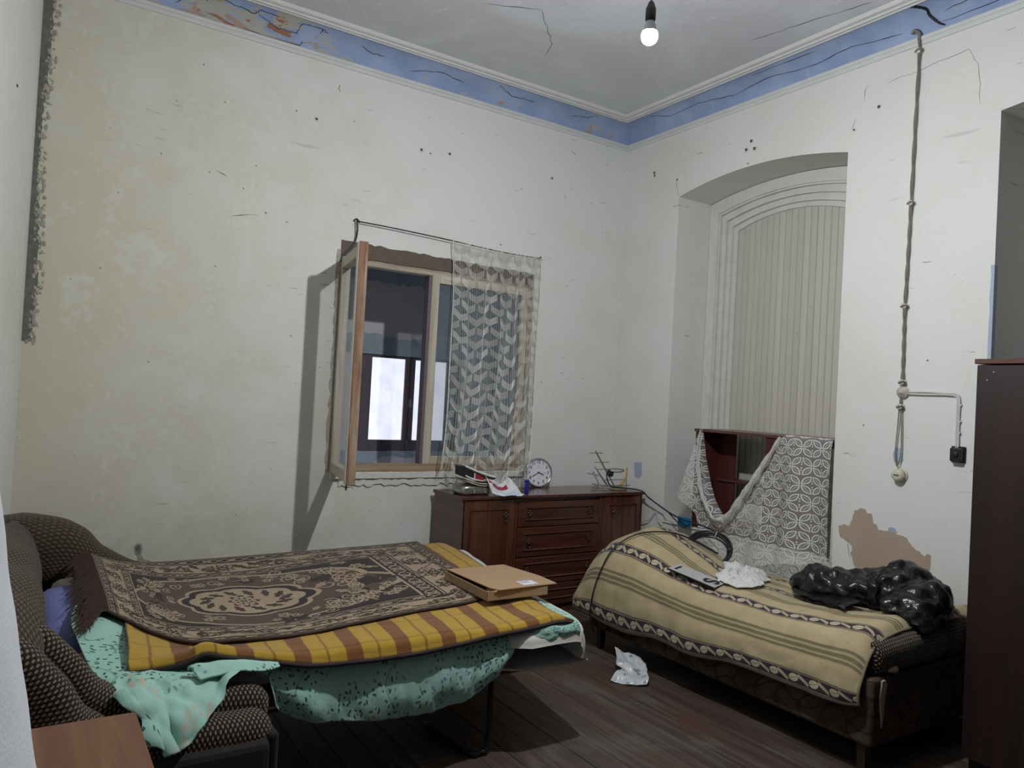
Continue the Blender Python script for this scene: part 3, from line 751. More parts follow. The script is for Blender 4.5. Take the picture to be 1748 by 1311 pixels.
# ================================================================ sideboard against the back wall
M_MAH = wood('dark_red_mahogany', (.050, .016, .011), (.105, .038, .023), 0, .22, .9, .15, .25)
M_MAHV = wood('dark_red_mahogany_upright', (.052, .017, .011), (.125, .045, .025), 2, .22, .9, .15, .25)
M_MAHS = wood('dull_brown_side_veneer', (.085, .045, .037), (.125, .070, .056), 1, .3, .8, .1, .1)
M_BRONZE = plain('dark_bronze', (.16, .12, .085), .28, 1.0, var=.3, scale=60)
SX0, SX1, SY0, SY1, SZ = 2.435, 4.005, 4.262, 4.655, .84
sb = thing('sideboard', 'long dark red polished wooden sideboard with four drawers between two doors', 'sideboard', (SX0, SY0, 0))
def S(x0, x1, y0, y1, z0, z1, **k): return B(x0-SX0, x1-SX0, y0-SY0, y1-SY0, z0, z1, **k)
obj('top_board', S(SX0-.012, SX1+.012, SY0-.018, SY1+.004, SZ-.022, SZ, bev=.004, seg=2), M_MAH, sb)
obj('side_panel', S(SX0, SX0+.02, SY0, SY1, .05, SZ-.022, bev=.002), M_MAHS, sb)
obj('side_panel', S(SX1-.02, SX1, SY0, SY1, .05, SZ-.022, bev=.002), M_MAHS, sb)
obj('back_panel', S(SX0+.02, SX1-.02, SY1-.01, SY1, .05, SZ-.022), M_MAHS, sb)
obj('plinth', S(SX0+.03, SX1-.03, SY0+.03, SY1-.02, 0, .06), M_MAH, sb)
DX0, DX1 = 2.872, 3.592
for x in (DX0-.018, DX1): obj('divider', S(x, x+.018, SY0+.004, SY1-.02, .06, SZ-.022), M_MAHV, sb)
obj('inner_shadow_board', S(SX0+.02, SX1-.02, SY0+.024, SY0+.034, .06, SZ-.022), M_MAH, sb)
def molding(x0, x1, z0, z1, w=.013, d=.011):
    """picture-frame moulding on a front"""
    bm = bmesh.new()
    prof = [(0, 0), (.2*w, -d*.55), (.5*w, -d), (.8*w, -d*.6), (w, 0)]
    R = []
    for o, y in prof:
        R.append([bm.verts.new((x, y, z)) for x, z in ((x0+o, z0+o), (x1-o, z0+o), (x1-o, z1-o), (x0+o, z1-o))])
    for a, b in zip(R[:-1], R[1:]):
        for k in range(4): bm.faces.new((a[k], a[(k+1) % 4], b[(k+1) % 4], b[k]))
    return bm
def handle_meshes():
    bm = bmesh.new()
    for k in range(4):
        a = PI/2*k; lathe(bm, [(.009, 0), (.0085, .003), (.003, .005)], 10, Matrix.Translation((.011*math.sin(a), 0, .014*math.cos(a))) @ Matrix.Rotation(PI/2, 4, 'X'))
    lathe(bm, [(.009, 0), (.008, .006), (.005, .010), (.006, .014), (.001, .017)], 12, Matrix.Rotation(PI/2, 4, 'X'))
    bm2 = tube(bmesh.new(), [(.012*math.sin(a), -.013 - .003*math.cos(a), -.020 + .016*math.cos(a)) for a in [2*PI*k/16 for k in range(17)]], .0024, 6)
    lathe(bm2, [(.002, -.008), (.006, -.003), (.006, .002), (.002, .006)], 10, Matrix.Translation((0, -.012, -.040)))
    out = []
    for n, b in (('handle', bm), ('drop_ring', bm2)):
        bmesh.ops.recalc_face_normals(b, faces=b.faces); me = bpy.data.meshes.new(n); b.to_mesh(me); b.free(); me.materials.append(M_BRONZE)
        me.polygons.foreach_set('use_smooth', [True]*len(me.polygons)); out.append(me)
    return out
HM, RM = handle_meshes()
def handle(parent, x, z):
    bm_ = link('handle', HM, None, parent); bm_.location = (x-SX0, -.006, z)
    r = link('drop_ring', RM, None, parent); r.location = (x-SX0, -.006, z)
zt = .795
for k, (z0, z1) in enumerate(((.622, .792), (.415, .615), (.222, .408), (.068, .215))):
    dr = obj('drawer', S(DX0+.004, DX1-.004, SY0, SY0+.02, z0, z1, bev=.0025), M_MAH, sb)
    bm = molding(DX0+.055-SX0, DX1-.055-SX0, z0+.040, z1-.036); obj('moulding', bm, M_MAH, dr)
    for x in (DX0+.098, DX1-.098): handle(dr, x, (z0+z1)/2+.008)
for x0, x1, hx in ((SX0+.008, DX0-.022, DX0-.10), (DX1+.022, SX1-.008, DX1+.12)):
    d = obj('door', S(x0, x1, SY0, SY0+.02, .068, SZ-.026, bev=.0025), M_MAHV, sb)
    obj('moulding', molding(x0+.052-SX0, x1-.045-SX0, .12, SZ-.085), M_MAHV, d); handle(d, hx, .71)

# ---------------------------------------------------------------- things on the sideboard
M_CHROME = plain('silvered_plastic', (.55, .55, .56), .22, .85, var=.06)
t = thing('wall_clock', 'round silver wall clock with white face leaning behind the blue lighter', 'clock', (3.28, 4.622, SZ))
CRX = Matrix.Translation((0, 0, .110)) @ Matrix.Rotation(-.20, 4, 'Z') @ Matrix.Rotation(PI/2 - .13, 4, 'X')
def clk(bm): bmesh.ops.transform(bm, matrix=CRX, verts=bm.verts); return bm
obj('rim', clk(LA([(.098, -.03), (.110, -.022), (.112, 0), (.108, .012), (.100, .014), (.0955, .006), (.0955, -.004)], 48, cap=False)), M_CHROME, t, True)
obj('back', clk(LA([(.001, -.03), (.098, -.03)], 40, cap=False)), M_CHROME, t)
obj('dial', clk(LA([(.096, .0), (.001, .0005)], 48, cap=False)), plain('white_dial', (.74, .75, .80), .5, var=.02), t)
M_INK = plain('black_print', (.01, .01, .012), .6)
for h in range(1, 13):
    a = math.radians(90 - 30*h); me = text_mesh(str(h), .031, .0004, bold=.0007)
    me.transform(CRX @ Matrix.Translation((.077*math.cos(a), .077*math.sin(a), .002))); link('numeral', me, M_INK, t)
bm = bmesh.new()
for k in range(60):
    a = 2*PI*k/60
    if k % 5: box(bm, -.0004, .0004, .0885, .092, .001, .0016, mat=Matrix.Rotation(a, 4, 'Z'))
obj('minute_ticks', clk(bm), M_INK, t)
me = text_mesh('Ω', .012, .0003); me.transform(CRX @ Matrix.Translation((0, .049, .002))); link('dial_emblem', me, M_INK, t)
obj('dial_print', clk(B(-.013, .013, .0365, .0385, .001, .0016)), plain('grey_print', (.35, .35, .38), .6), t)
obj('dial_print', clk(B(-.010, .010, -.0475, -.046, .001, .0016)), plain('grey_print_small', (.35, .35, .38), .6), t)
for nm, ang, ln, w, z in (('hour_hand', 113, .050, .0036, .004), ('minute_hand', 241, .068, .0030, .006), ('second_hand', 91, .072, .0007, .008)):
    a = math.radians(90-ang); bm = bmesh.new()
    prism(bm, [(-.012, -w*.6), (-.012, w*.6), (ln*.7, w), (ln, 0), (ln*.7, -w)], 2, z, z+.0012, Matrix.Rotation(a, 4, 'Z')); obj(nm, clk(bm), M_INK, t)
obj('hub', clk(LA([(.005, .003), (.005, .010), (.001, .011)], 14)), M_INK, t)
gl = NT('clock_glass'); gl.color((1, 1, 1)); gl.put('Roughness', .05); gl.put('Alpha', .06); obj('glass', clk(LA([(.0955, .008), (.05, .0105), (.001, .011)], 40, cap=False)), gl.m, t, True)

t = thing('lighter', 'small upright blue plastic tube standing in front of the clock', 'lighter', (2.994, 4.352, SZ))
obj('body', B(-.0135, .0135, -.008, .008, 0, .072, bev=.005, seg=3), plain('blue_plastic', (.012, .03, .30), .3, var=.2), t, True)
obj('cap', B(-.0145, .0145, -.009, .009, .073, .093, bev=.004, seg=2), plain('blue_cap', (.02, .035, .22), .35), t, True)

# clear-and-silver tray under the pile
t = thing('metal_tin', 'dented silvery tin with clasps under the pile at the left end of the sideboard', 'tin', (2.575, 4.40, SZ))
M_TIN = plain('scratched_tin', (.42, .42, .40), .28, .9, var=.25, scale=25, bump=.4)
obj('body', blob((0, 0, .033), (.115, .085, .035), sub=4, power=5, amp=[(.006, 18, 2)]), M_TIN, t, True)
obj('rim', T_([(.112*math.cos(a)*(1+.08*math.cos(2*a)), .084*math.sin(a), .055 + .012*math.cos(a)) for a in [2*PI*k/28 for k in range(29)]], .005, 6), M_TIN, t, True)
for x in (-.03, .06): obj('clasp', B(x-.009, x+.009, -.098, -.078, .012, .048, bev=.003), M_CHROME, t)
# folded padded thing: cream layers under a black, red and white sleeve
def curl(t, n, x0, x1, y0, y1, zf, m, th, rot=0.0):
    C = [[(x0 + (x1-x0)*u, y0 + (y1-y0)*v, zf(u, v)) for v in (0, .5, 1)] for u in np.linspace(0, 1, 6)]
    P, UV = loft(C, 26, 8); return cloth(n, P, UV, m, t, th)
M_CREAM = plain('cream_paper', (.62, .58, .47), .6); M_BLK = plain('black_sleeve', (.014, .013, .015), .5); M_RED = plain('crimson_print', (.30, .014, .035), .45); M_PAPW = plain('white_paper', (.72, .72, .71), .5, var=.05)
t = thing('folded_sleeve', 'curved stack of cream layers inside a black, red and white sleeve on the tin', 'sleeve', (2.575, 4.385, SZ+.06))
def zt_(u): return .128 - .105*u + .03*u*u
def zb_(u): return .070 - .105*u + .075*u*u
us = np.linspace(0, 1, 15); X_ = lambda u: -.10 + .235*u
prof = [(X_(u), zt_(u)) for u in us] + [(X_(u), zb_(u)) for u in us[::-1]]
obj('black_body', prism(bmesh.new(), prof, 1, -.075, .07), M_BLK, t)
obj('white_edge', T_([(X_(u), -.070, zt_(u)+.006) for u in us], .0075, 6), M_PAPW, t, True)
curl(t, 'white_cover', -.10, .135, -.072, .075, lambda u, v: zt_(u) + .010 + .006*v, M_PAPW, .004)
obj('white_seam', T_([(X_(u), -.077, zb_(u)+.002) for u in us], .0045, 6), M_PAPW, t, True)
for i in range(2): curl(t, 'cream_layer', -.10+.006*i, .13, -.088+.006*i, .06, lambda u, v, i=i: zb_(u) - .014 - .014*i, M_CREAM, .005)
obj('red_panel', prism(bmesh.new(), [(X_(.30), zb_(.30)+.006), (X_(.31), zt_(.31)-.012), (X_(.62), zt_(.62)-.020), (X_(.60), zb_(.60)+.004)], 1, -.0785, -.070), M_RED, t)
obj('red_panel_edge', prism(bmesh.new(), [(X_(.27), zb_(.27)+.006), (X_(.28), zt_(.28)-.010), (X_(.31), zt_(.31)-.012), (X_(.30), zb_(.30)+.006)], 1, -.0787, -.070), M_PAPW, t)
# white bag hanging over the front edge
t = thing('white_bag', 'white plastic bag with a crimson print lying at the front edge of the sideboard', 'bag', (2.74, 4.30, SZ))
def bagmat():
    t = NT('white_bag_plastic'); u, v, _ = t.xyz(t.coord('UV')); n = t.noise(t.coord('UV'), 14, 3)
    c = (.70, .70, .71); w = (v - .045 - u*.05) + (n-.5)*.05
    c = t.mix((w.abs().lt(.020))*(u.lt(.20))*(u.gt(.01)), c, (.33, .02, .06))
    c = t.mix((v.gt(.105))*(v.lt(.17))*(u.gt(.05)), c, (.56, .64, .76))
    t.color(c); t.put('Roughness', .35); return t.m
C = [[(-.115, .02, .105), (-.112, -.01, .085), (-.10, -.03, .05), (-.085, -.045, .02)],
     [(-.08, .03, .085), (-.075, -.02, .055), (-.062, -.055, .02), (-.05, -.07, .006)],
     [(-.02, .04, .055), (-.02, -.03, .030), (-.01, -.075, .012), (.0, -.09, .004)],
     [(.05, .05, .060), (.045, -.02, .026), (.05, -.07, .012), (.055, -.10, .004)],
     [(.09, .04, .085), (.095, -.01, .055), (.105, -.06, .022), (.115, -.10, .006)],
     [(.12, .02, .055), (.13, -.02, .035), (.135, -.06, .015), (.14, -.10, .005)]]
C = [[(a, b, c*1.3 if c > .03 else c) for a, b, c in r] for r in C]
P, UV = loft(C, 44, 28, [(.012, 16, 1, 3), (.005, 40, 1, 2)]); P[..., 2] = np.maximum(P[..., 2], .003); cloth('film', P, UV, bagmat(), t, .002)
P = np.array([[(-.115 + .012*math.cos(a)*(1+k) + .05*k, .0 + .012*math.sin(a)*(1+k), .105 - .012*k*k + .004*math.sin(3*a)) for a in np.linspace(0, 2*PI, 14)] for k in np.linspace(0, 1.4, 6)])
cloth('knot', P, None, M_PAPW, t)
# ---- aerial
t = thing('tv_aerial', 'small grey rod antenna with yellow tape lying on the right end of the sideboard', 'antenna', (3.86, 4.43, SZ))
M_ALU = plain('dull_aluminium', (.42, .41, .38), .4, .8, var=.1)
A = Vector((3.695, 4.47, 1.128)) - t.location; Z = Vector((3.865, 4.43, .862)) - t.location
obj('boom', T_([A, Z], .0065, 6), M_ALU, t)
def along(k): return A + (Z-A)*k
for k, l0, l1, r in ((.04, .055, .045, .0038), (.30, .055, .062, .0038), (.50, .06, .06, .0038), (.80, .045, .135, .0042), (.97, .11, .15, .0042)):
    p = along(k); obj('element', T_([p + Vector((-l0, .01, -.006)), p + Vector((l1, -.02, -.002))], r, 6), M_ALU, t)
obj('folded_dipole', T_(smooth_path([along(.55) + Vector(q) for q in ((0, 0, .01), (.10, -.015, .012), (.155, -.02, .006), (.158, -.02, -.006), (.10, -.015, -.012), (.02, 0, -.012))], 5), .0058, 6), M_ALU, t, True)
obj('connector_box', B(-.02, .03, -.018, .012, -.03, .012, bev=.004, mat=Matrix.Translation(along(.58) + Vector((.022, -.012, -.004))) @ Matrix.Rotation(.3, 4, 'Y')), M_BLACKM, t)
obj('reflector', prism(bmesh.new(), [(-.205, .175), (-.188, .165), (-.06, .03), (-.085, .035)], 1, -.004, .0), M_ALU, t)
obj('tape', T_(smooth_path([Vector((.105, -.02, .165)), Vector((.095, -.03, .10)), Vector((.07, -.03, .06)), Vector((.045, -.03, .03))], 5), [.010, .012, .010, .012, .013, .011, .012, .010, .013, .012, .014, .013, .012, .014, .015, .012], 6, flat=.6), plain('yellow_tape', (.52, .36, .04), .5, var=.25, scale=60), t)
obj('base_ring', T_([(.02 + .075*math.cos(a), -.03 + .05*math.sin(a), .008) for a in [2*PI*k/20 for k in range(21)]], .006, 6), plain('faded_yellow_plastic', (.42, .35, .16), .5), t, True)
obj('foot_rod', T_([(-.20, .03, .012), (.02, -.04, .006)], .004, 6), M_ALU, t)

# ---------------------------------------------------------------- aerial cable and its coil on the couch
M_COAX = plain('black_coax', (.012, .012, .013), .4)
t = thing('aerial_cable', 'black cable running from the antenna down behind the couch', 'cable', (4.0, 4.3, .6))
obj('lead', T_(loc(smooth_path([(3.80, 4.42, .99), (3.765, 4.41, .95), (3.785, 4.38, .872), (3.87, 4.33, .862), (3.97, 4.245, .85), (4.0, 4.18, .80), (4.02, 3.98, .72), (3.98, 3.80, .70), (3.93, 3.62, .705), (3.90, 3.45, .69)], 8), t), .0055, 6), M_COAX, t, True)
obj('second_lead', T_(loc(smooth_path([(4.02, 4.0, .725), (3.99, 3.85, .66), (3.965, 3.78, .655), (3.93, 3.66, .70), (3.89, 3.48, .70)], 8), t), .0045, 6), M_COAX, t, True)
o = tag(obj('thin_wall_wire', T_(smooth_path([(4.02, 4.62, .62), (4.05, 4.45, .58), (4.05, 4.25, .62), (4.06, 4.17, .70), (4.06, 4.13, .63), (4.05, 4.05, .60)], 8), .004, 6), M_WCABLE, None, True), 'thin pale wire curling in the corner between sideboard and couch', 'wire')
# ================================================================ fold-out armchair bed
def corduroy(name, dark, light, su=520.0, sv=520.0):
    t = NT(name); u, v, _ = t.xyz(t.coord('UV'))
    wob = t.noise(t.coord('UV'), 9, 3) - .5
    a = (u*su + v*sv*.55 + wob*2.0).cos(); b = (u*su - v*sv*.55 + wob*2.0).cos()
    k = (a + b)*.5
    n = t.noise(t.coord('UV'), 5, 4)
    f = k.step(-.62, -.05)*(n*.4 + .8)
    c = t.mix(f.clamp(), light, dark)
    t.color(c); t.put('Roughness', .92); t.put('Specular IOR Level', .15); t.put('Sheen Weight', .15)
    t.bump(k*-1.0, .5, .004); return t.m
M_CORD = corduroy('brown_netted_corduroy', (.016, .012, .009), (.215, .17, .115), 430.0, 430.0)
M_CORDB = corduroy('brown_ribbed_corduroy', (.045, .032, .022), (.125, .092, .062), 160.0, 700.0)
M_DARKF = plain('dark_brown_upholstery', (.022, .017, .014), .9, var=.3, scale=60, bump=.3)
ab = thing('armchair_bed', 'brown corduroy armchair folded out into a bed beside the back wall', 'sofa bed', (.0, 3.4, 0))
def LP(P, t):
    P = np.array(P, float).copy(); P -= np.array(t.location); return P
def roll(name, path, ru, rv, m, t, seg=28, n=60, wr=((.006, 9, 1, 1),), ends=True):
    """upholstered roll along a path; ru, rv half-widths across / up per control point"""
    P = np.array(smooth_path(path, 12)); k = len(P); tt = np.linspace(0, len(ru)-1, k)
    a_ = np.interp(tt, range(len(ru)), ru); b_ = np.interp(tt, range(len(rv)), rv)
    if ends:
        s = np.linspace(0, 1, k); cap = np.minimum(1, np.sqrt(np.clip(1-((np.abs(s-.5)*2-.86)/.14).clip(0)**2, 0.0, 1))); cap = np.maximum(cap, .02); a_ = a_*cap; b_ = b_*cap
    G = np.zeros((k, seg, 3)); d = np.gradient(P, axis=0); d /= np.linalg.norm(d, axis=1, keepdims=True)
    up = np.array([0, 0, 1.0]); side = np.cross(up, d); side /= np.maximum(np.linalg.norm(side, axis=1, keepdims=True), 1e-6); upv = np.cross(d, side)
    for j in range(seg):
        th = 2*PI*j/seg; cs, sn = math.cos(th), math.sin(th); q = (abs(cs)**2.6 + abs(sn)**2.6)**(-1/2.6)
        G[:, j] = P + side*(a_*cs*q)[:, None] + upv*(b_*sn*q)[:, None]
    ln = np.concatenate([[0], np.cumsum(np.linalg.norm(np.diff(P, axis=0), axis=1))])
    per = PI*(np.mean(ru)+np.mean(rv))
    UV = np.stack([np.repeat(ln[:, None], seg, 1), np.repeat(np.arange(seg)[None]/seg*per, k, 0)], -1)
    for amp, sc, st, sd in wr:
        nn = normals(G); G = G + nn*(amp*vnoise(G.reshape(-1, 3), sc, sd).reshape(k, seg, 1))
    return link(name, grid_mesh(name, LP(G, t), UV, closed_v=True), m, t)
# backrest along the left wall, rounded on top
C = []
for y, tz, xs in ((2.36, .72, .05), (2.46, .80, .075), (2.8, .855, .085), (3.3, .875, .085), (3.8, .835, .085), (4.15, .80, .085), (4.42, .76, .08), (4.52, .66, .05)):
    xb = wlx(y) + .03
    C.append([(xb, y, .10), (xb, y, tz-.14), (xb+.03, y, tz-.03), ((xb+xs)/2, y, tz+.005), (xs-.02, y, tz-.035), (xs+.02, y, tz-.14), (xs+.02, y, .50), (xs+.03, y, .10)])
P, UV = loft(C, 70, 60, [(.012, 5, 1, 2), (.005, 16, 2.5, 5)])
link('backrest', grid_mesh('backrest', LP(P, ab), UV), M_CORDB, ab)
# far arm
roll('far_arm', [(-.12, 4.34, .64), (.03, 4.34, .645), (.18, 4.34, .615), (.33, 4.34, .515), (.55, 4.34, .42), (.85, 4.34, .40)], [.12, .16, .16, .14, .11, .10], [.14, .17, .17, .14, .12, .10], M_CORDB, ab)
# near arm: two parallel padded rolls coming down to the front
roll('arm_roll', [(-.02, 2.56, .745), (.06, 2.56, .715), (.14, 2.56, .625), (.22, 2.555, .525), (.34, 2.55, .465), (.52, 2.55, .455), (.75, 2.545, .435)], [.05, .062, .066, .068, .07, .07, .066], [.06, .062, .064, .066, .07, .07, .066], M_CORD, ab)
roll('arm_roll', [(-.06, 2.44, .745), (.02, 2.435, .705), (.10, 2.43, .605), (.17, 2.43, .50), (.30, 2.43, .42), (.52, 2.43, .405), (.73, 2.43, .40)], [.06, .07, .075, .075, .075, .074, .07], [.06, .066, .068, .07, .07, .07, .066], M_CORD, ab)
obj('arm_body', box(bmesh.new(), -.12, .715, -1.06, -.80, .03, .41, bev=.03, seg=3), M_DARKF, ab)
obj('arm_front', box(bmesh.new(), .70, .735, -1.05, -.81, .05, .42, bev=.012, seg=2), M_CORD, ab)
obj('arm_body', box(bmesh.new(), -.05, .70, .84, 1.08, .03, .46, bev=.03, seg=3), M_DARKF, ab)
obj('seat_base', box(bmesh.new(), .10, .72, -.79, .82, .05, .33, bev=.015, seg=2), M_DARKF, ab)
for x, y in ((.05, -1.0), (.65, -1.0), (.05, 1.0), (.65, 1.0)): obj('foot', box(bmesh.new(), x-.025, x+.025, y-.025, y+.025, 0, .06, bev=.005), M_BLACKM, ab)
# steel folding frame and its legs
bm = bmesh.new()
fr = [(.75, -.66, .33), (2.02, -.70, .33), (2.10, -.66, .33), (2.26, .64, .33), (2.2, .70, .33), (.75, .74, .33)]
obj('bed_frame', tube(bm, fr + [fr[0]], .0125, 8), M_BLACKM, ab)
for x, y0, y1 in ((1.69, -.705, .70), ):
    obj('frame_leg', T_(smooth_path([(x+.05, y0+.02, .33), (x+.03, y0-.005, .05), (x, y0, .015), (x-.05, y0+.03, .013), (x-.08, y0+.35, .013)], 6), .0125, 8), M_BLACKM, ab, True)
    obj('frame_leg', T_(smooth_path([(x+.05, y1-.02, .33), (x+.03, y1+.005, .05), (x, y1, .015), (x-.05, y1-.03, .013), (x-.08, y1-.35, .013)], 6), .0125, 8), M_BLACKM, ab, True)
for k in range(6):
    y = -.5 + k*.2; obj('steel_slat', B(.75, 2.14 + .1*(y+.5), y-.02, y+.02, .326, .334), M_BLACKM, ab)

# mattress
M_TICK = plain('white_mattress_ticking', (.60, .57, .53), .8, var=.08, scale=10, bump=.25)
def Hz(x, y): return .538 + .088*math.exp(-((x-.22)/.17)**2)*(1 if y > 2.9 else max(0, 1-(2.9-y)/.3)) + .006*math.sin(3*x+1)*math.sin(2.2*y) + .012*max(0, (x-1.75)/.35)
t = thing('mattress', 'thick white mattress showing at the foot of the folded-out bed', 'mattress', (1.2, 3.4, .38))
def mxr(y): return 2.150 + (y-2.67)*.155
C = []
for ang in np.linspace(0, 2*PI, 17)[:-1]: pass
ys = [2.668, 2.735, 3.1, 3.5, 3.9, 4.13, 4.20]
C = []
for y in ys:
    e = y in (ys[0], ys[-1]); xr = mxr(y) - (.03 if e else 0)
    zt, zb = (.455, .37) if e else (.527, .345)
    C.append([(.20, y, zb), (.20, y, zt), (.6, y, zt), (1.2, y, zt), (1.7, y, zt), (xr-.06, y, zt+.004), (xr-.012, y, zt-.02), (xr, y, (zt+zb)/2), (xr-.012, y, zb+.02), (xr-.06, y, zb), (1.2, y, zb)])
P, UV = loft(C, 40, 70, [(.006, 7, 1, 4)])
P[..., 1] -= .090*np.clip((P[..., 0]-1.72)/.12, 0, 1)*np.clip((2.80-P[..., 1])/.12, 0, 1)
link('body', grid_mesh('body', LP(P, t), UV, closed_v=True), M_TICK, t)
obj('piping', T_([tuple(q - np.array(t.location)) for q in [(.6, 2.69, .50), (1.2, 2.69, .50), (1.7, 2.69, .50), (2.14, 2.75, .505), (2.22, 3.2, .507), (2.3, 3.9, .507), (2.33, 4.1, .505)]], .006, 6), M_TICK, t)

# pillow
t = thing('pillow', 'blue-violet pillow under the sheet at the head of the bed', 'pillow', (.27, 3.42, .54))
tm = NT('violet_pillow_cloth'); n = tm.noise(tm.coord('Object'), 12, 4)
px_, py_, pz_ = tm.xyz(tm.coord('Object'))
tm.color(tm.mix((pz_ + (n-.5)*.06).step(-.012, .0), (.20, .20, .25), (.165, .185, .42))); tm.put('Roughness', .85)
tm.bump(tm.noise(tm.coord('Object'), 25, 3), .3, .006)
obj('body', blob((-.02, 0, -.02), (.165, .42, .085), (0, .05, 0), 4, [(.012, 8, 3)], 3.0), tm.m, t, True)

# ---------------------------------------------------------------- mint sheet with leaf print
def sheet_mat():
    t = NT('mint_leaf_print_cotton'); u, v, _ = t.xyz(t.coord('UV')); p = t.coord('UV')
    base = t.mix(t.noise(p, 5, 3), (.29, .50, .425), (.35, .57, .49))
    def leaves(scale, sd, ln, wd):
        q = t.vec(u + sd, v + sd*1.7, 0.0)
        vo = t.voro(q, scale); pos = t.xyz(vo.outputs['Position']); s = t.nt.nodes.new('ShaderNodeSeparateColor'); t.L.new(vo.outputs['Color'], s.inputs[0])
        r = E(t.nt, s.outputs[0])*6.283
        dx = u + sd - pos[0]; dy = v + sd*1.7 - pos[1]
        a = dx*r.cos() + dy*r.sin(); b = dy*r.cos() - dx*r.sin()
        w = ((a/ln)*(a/ln)*-1.0 + 1.0)*wd
        return (b.abs().lt(w))*(a.abs().lt(ln))*E(t.nt, s.outputs[1]).gt(.30)
    cl = t.noise(t.vec(u, v, 3.0), 4.2, 2).step(.50, .56)
    cl2 = t.noise(t.vec(u, v, 9.0), 4.6, 2).step(.55, .60)
    cl3 = t.noise(t.vec(u, v, 15.0), 4.0, 2).step(.60, .66)
    c = t.mix(leaves(46.0, 0.0, .0085, .0040)*cl, base, (.055, .13, .095))
    c = t.mix(leaves(44.0, 3.3, .0075, .0045)*cl2*.8, c, (.13, .17, .27))
    c = t.mix(leaves(32.0, 7.1, .010, .008)*cl3*.45, c, (.55, .36, .20))
    c = t.mix(leaves(30.0, 9.4, .008, .007)*cl3*.4, c, (.62, .25, .25))
    st = ((u*9.0 + (v*22.0).sin()*.5).sin().abs().lt(.035))*cl*.5
    c = t.mix(st, c, (.10, .20, .15))
    t.color(c); t.put('Roughness', .85); t.put('Specular IOR Level', .2)
    t.bump(t.noise(p, 60, 3) + t.noise(p, 14, 3)*.8, .35, .006); return t.m
M_SHEET = sheet_mat()
t = thing('bed_sheet', 'mint green leaf-print sheet draped off the near side of the bed', 'bed sheet', (1.1, 2.7, .54))
def top(x, y, dz=0.0): return (x, y, Hz(x, y)+dz)
ST = []
def stat(x, tail, xf=None):
    xf = x if xf is None else xf
    ST.append([(xf, 4.275, .46), (xf, 4.225, .525), top(xf, 3.8), top((x+xf)/2, 3.4), top(x, 3.1)] + tail)
stat(.195, [(.205, 2.95, .605), (.225, 2.8, .575), (.245, 2.68, .555), (.265, 2.55, .545), (.30, 2.45, .535), (.335, 2.385, .505), (.355, 2.35, .465)], .28)
stat(.30, [(.30, 2.92, .575), (.31, 2.8, .570), (.315, 2.68, .556), (.33, 2.56, .552), (.355, 2.45, .545), (.385, 2.375, .495), (.41, 2.335, .425)], .33)
stat(.42, [(.42, 2.92, .562), (.42, 2.8, .562), (.425, 2.69, .555), (.43, 2.6, .548), (.44, 2.5, .553), (.45, 2.40, .51), (.465, 2.345, .435)])
stat(.52, [(.52, 2.92, .555), (.52, 2.8, .556), (.52, 2.69, .550), (.525, 2.61, .535), (.535, 2.54, .548), (.545, 2.47, .53), (.552, 2.41, .50)])
stat(.62, [(.62, 2.92, .550), (.62, 2.8, .550), (.62, 2.70, .547), (.625, 2.655, .530), (.635, 2.60, .535), (.645, 2.555, .555), (.65, 2.52, .558)])
stat(.72, [(.72, 2.92, .548), (.72, 2.8, .548), (.72, 2.70, .54), (.725, 2.655, .518), (.735, 2.63, .500), (.745, 2.615, .505), (.755, 2.60, .515)])
stat(.80, [(.80, 2.92, .545), (.80, 2.8, .545), (.80, 2.70, .535), (.80, 2.652, .505), (.80, 2.636, .46), (.805, 2.628, .42), (.81, 2.622, .375)])
for x, hz, bulge in ((.92, .315, .008), (1.06, .285, .0), (1.22, .262, .006), (1.38, .255, .0), (1.5, .265, .01), (1.6, .285, .0), (1.70, .345, .006), (1.775, .42, .0), (1.82, .475, .004)):
    y0 = 2.650 - bulge; d = .505 - hz
    stat(x, [top(x, 2.92), top(x, 2.8), (x, 2.705, .535), (x, 2.655, .505), (x, y0-.012, .505-d*.35), (x, y0-.022-bulge, .505-d*.7), (x, y0-.018, hz)])
for x, hz in ((1.90, .482), (1.99, .470), (2.065, .462), (2.10, .470)):
    stat(x, [top(x, 2.92), top(x, 2.8), (x, 2.68, .550), (x, 2.612, .540), (x, 2.588, .518), (x, 2.586, .495), (x, 2.598, hz-.006)], x+.14)
P, UV = loft(ST, 190, 90, [(.020, 7, 1.3, 1), (.011, 17, 1.6, 6)], uv='mean')
# keep the top flat so that the covers above do not touch it
w = np.clip((P[..., 1]-2.60)/.14, 0, 1)[..., None]; w = np.maximum(w, np.clip((P[..., 2:3]-.47)/.05, 0, 1)*.6*(P[..., 0:1] > .8))
fold = np.clip((.84-P[..., 0])/.15, 0, 1)*np.clip((2.66-P[..., 1])/.10, 0, 1)
nn = normals(P); q = P.reshape(-1, 3)
rid = np.array([abs(noise.noise((a*7+b*3, b*5, c*6))) + .5*abs(noise.noise((a*16, b*14+3, c*12))) for a, b, c in q]).reshape(P.shape[:2])
P = P + nn*np.sign(nn[..., 2:3])*(fold*(.045*rid))[..., None]
P0, _ = loft(ST, 190, 90); P = P0*w + P*(1-w)
cloth('cotton', LP(P, t), UV, M_SHEET, t, .002)
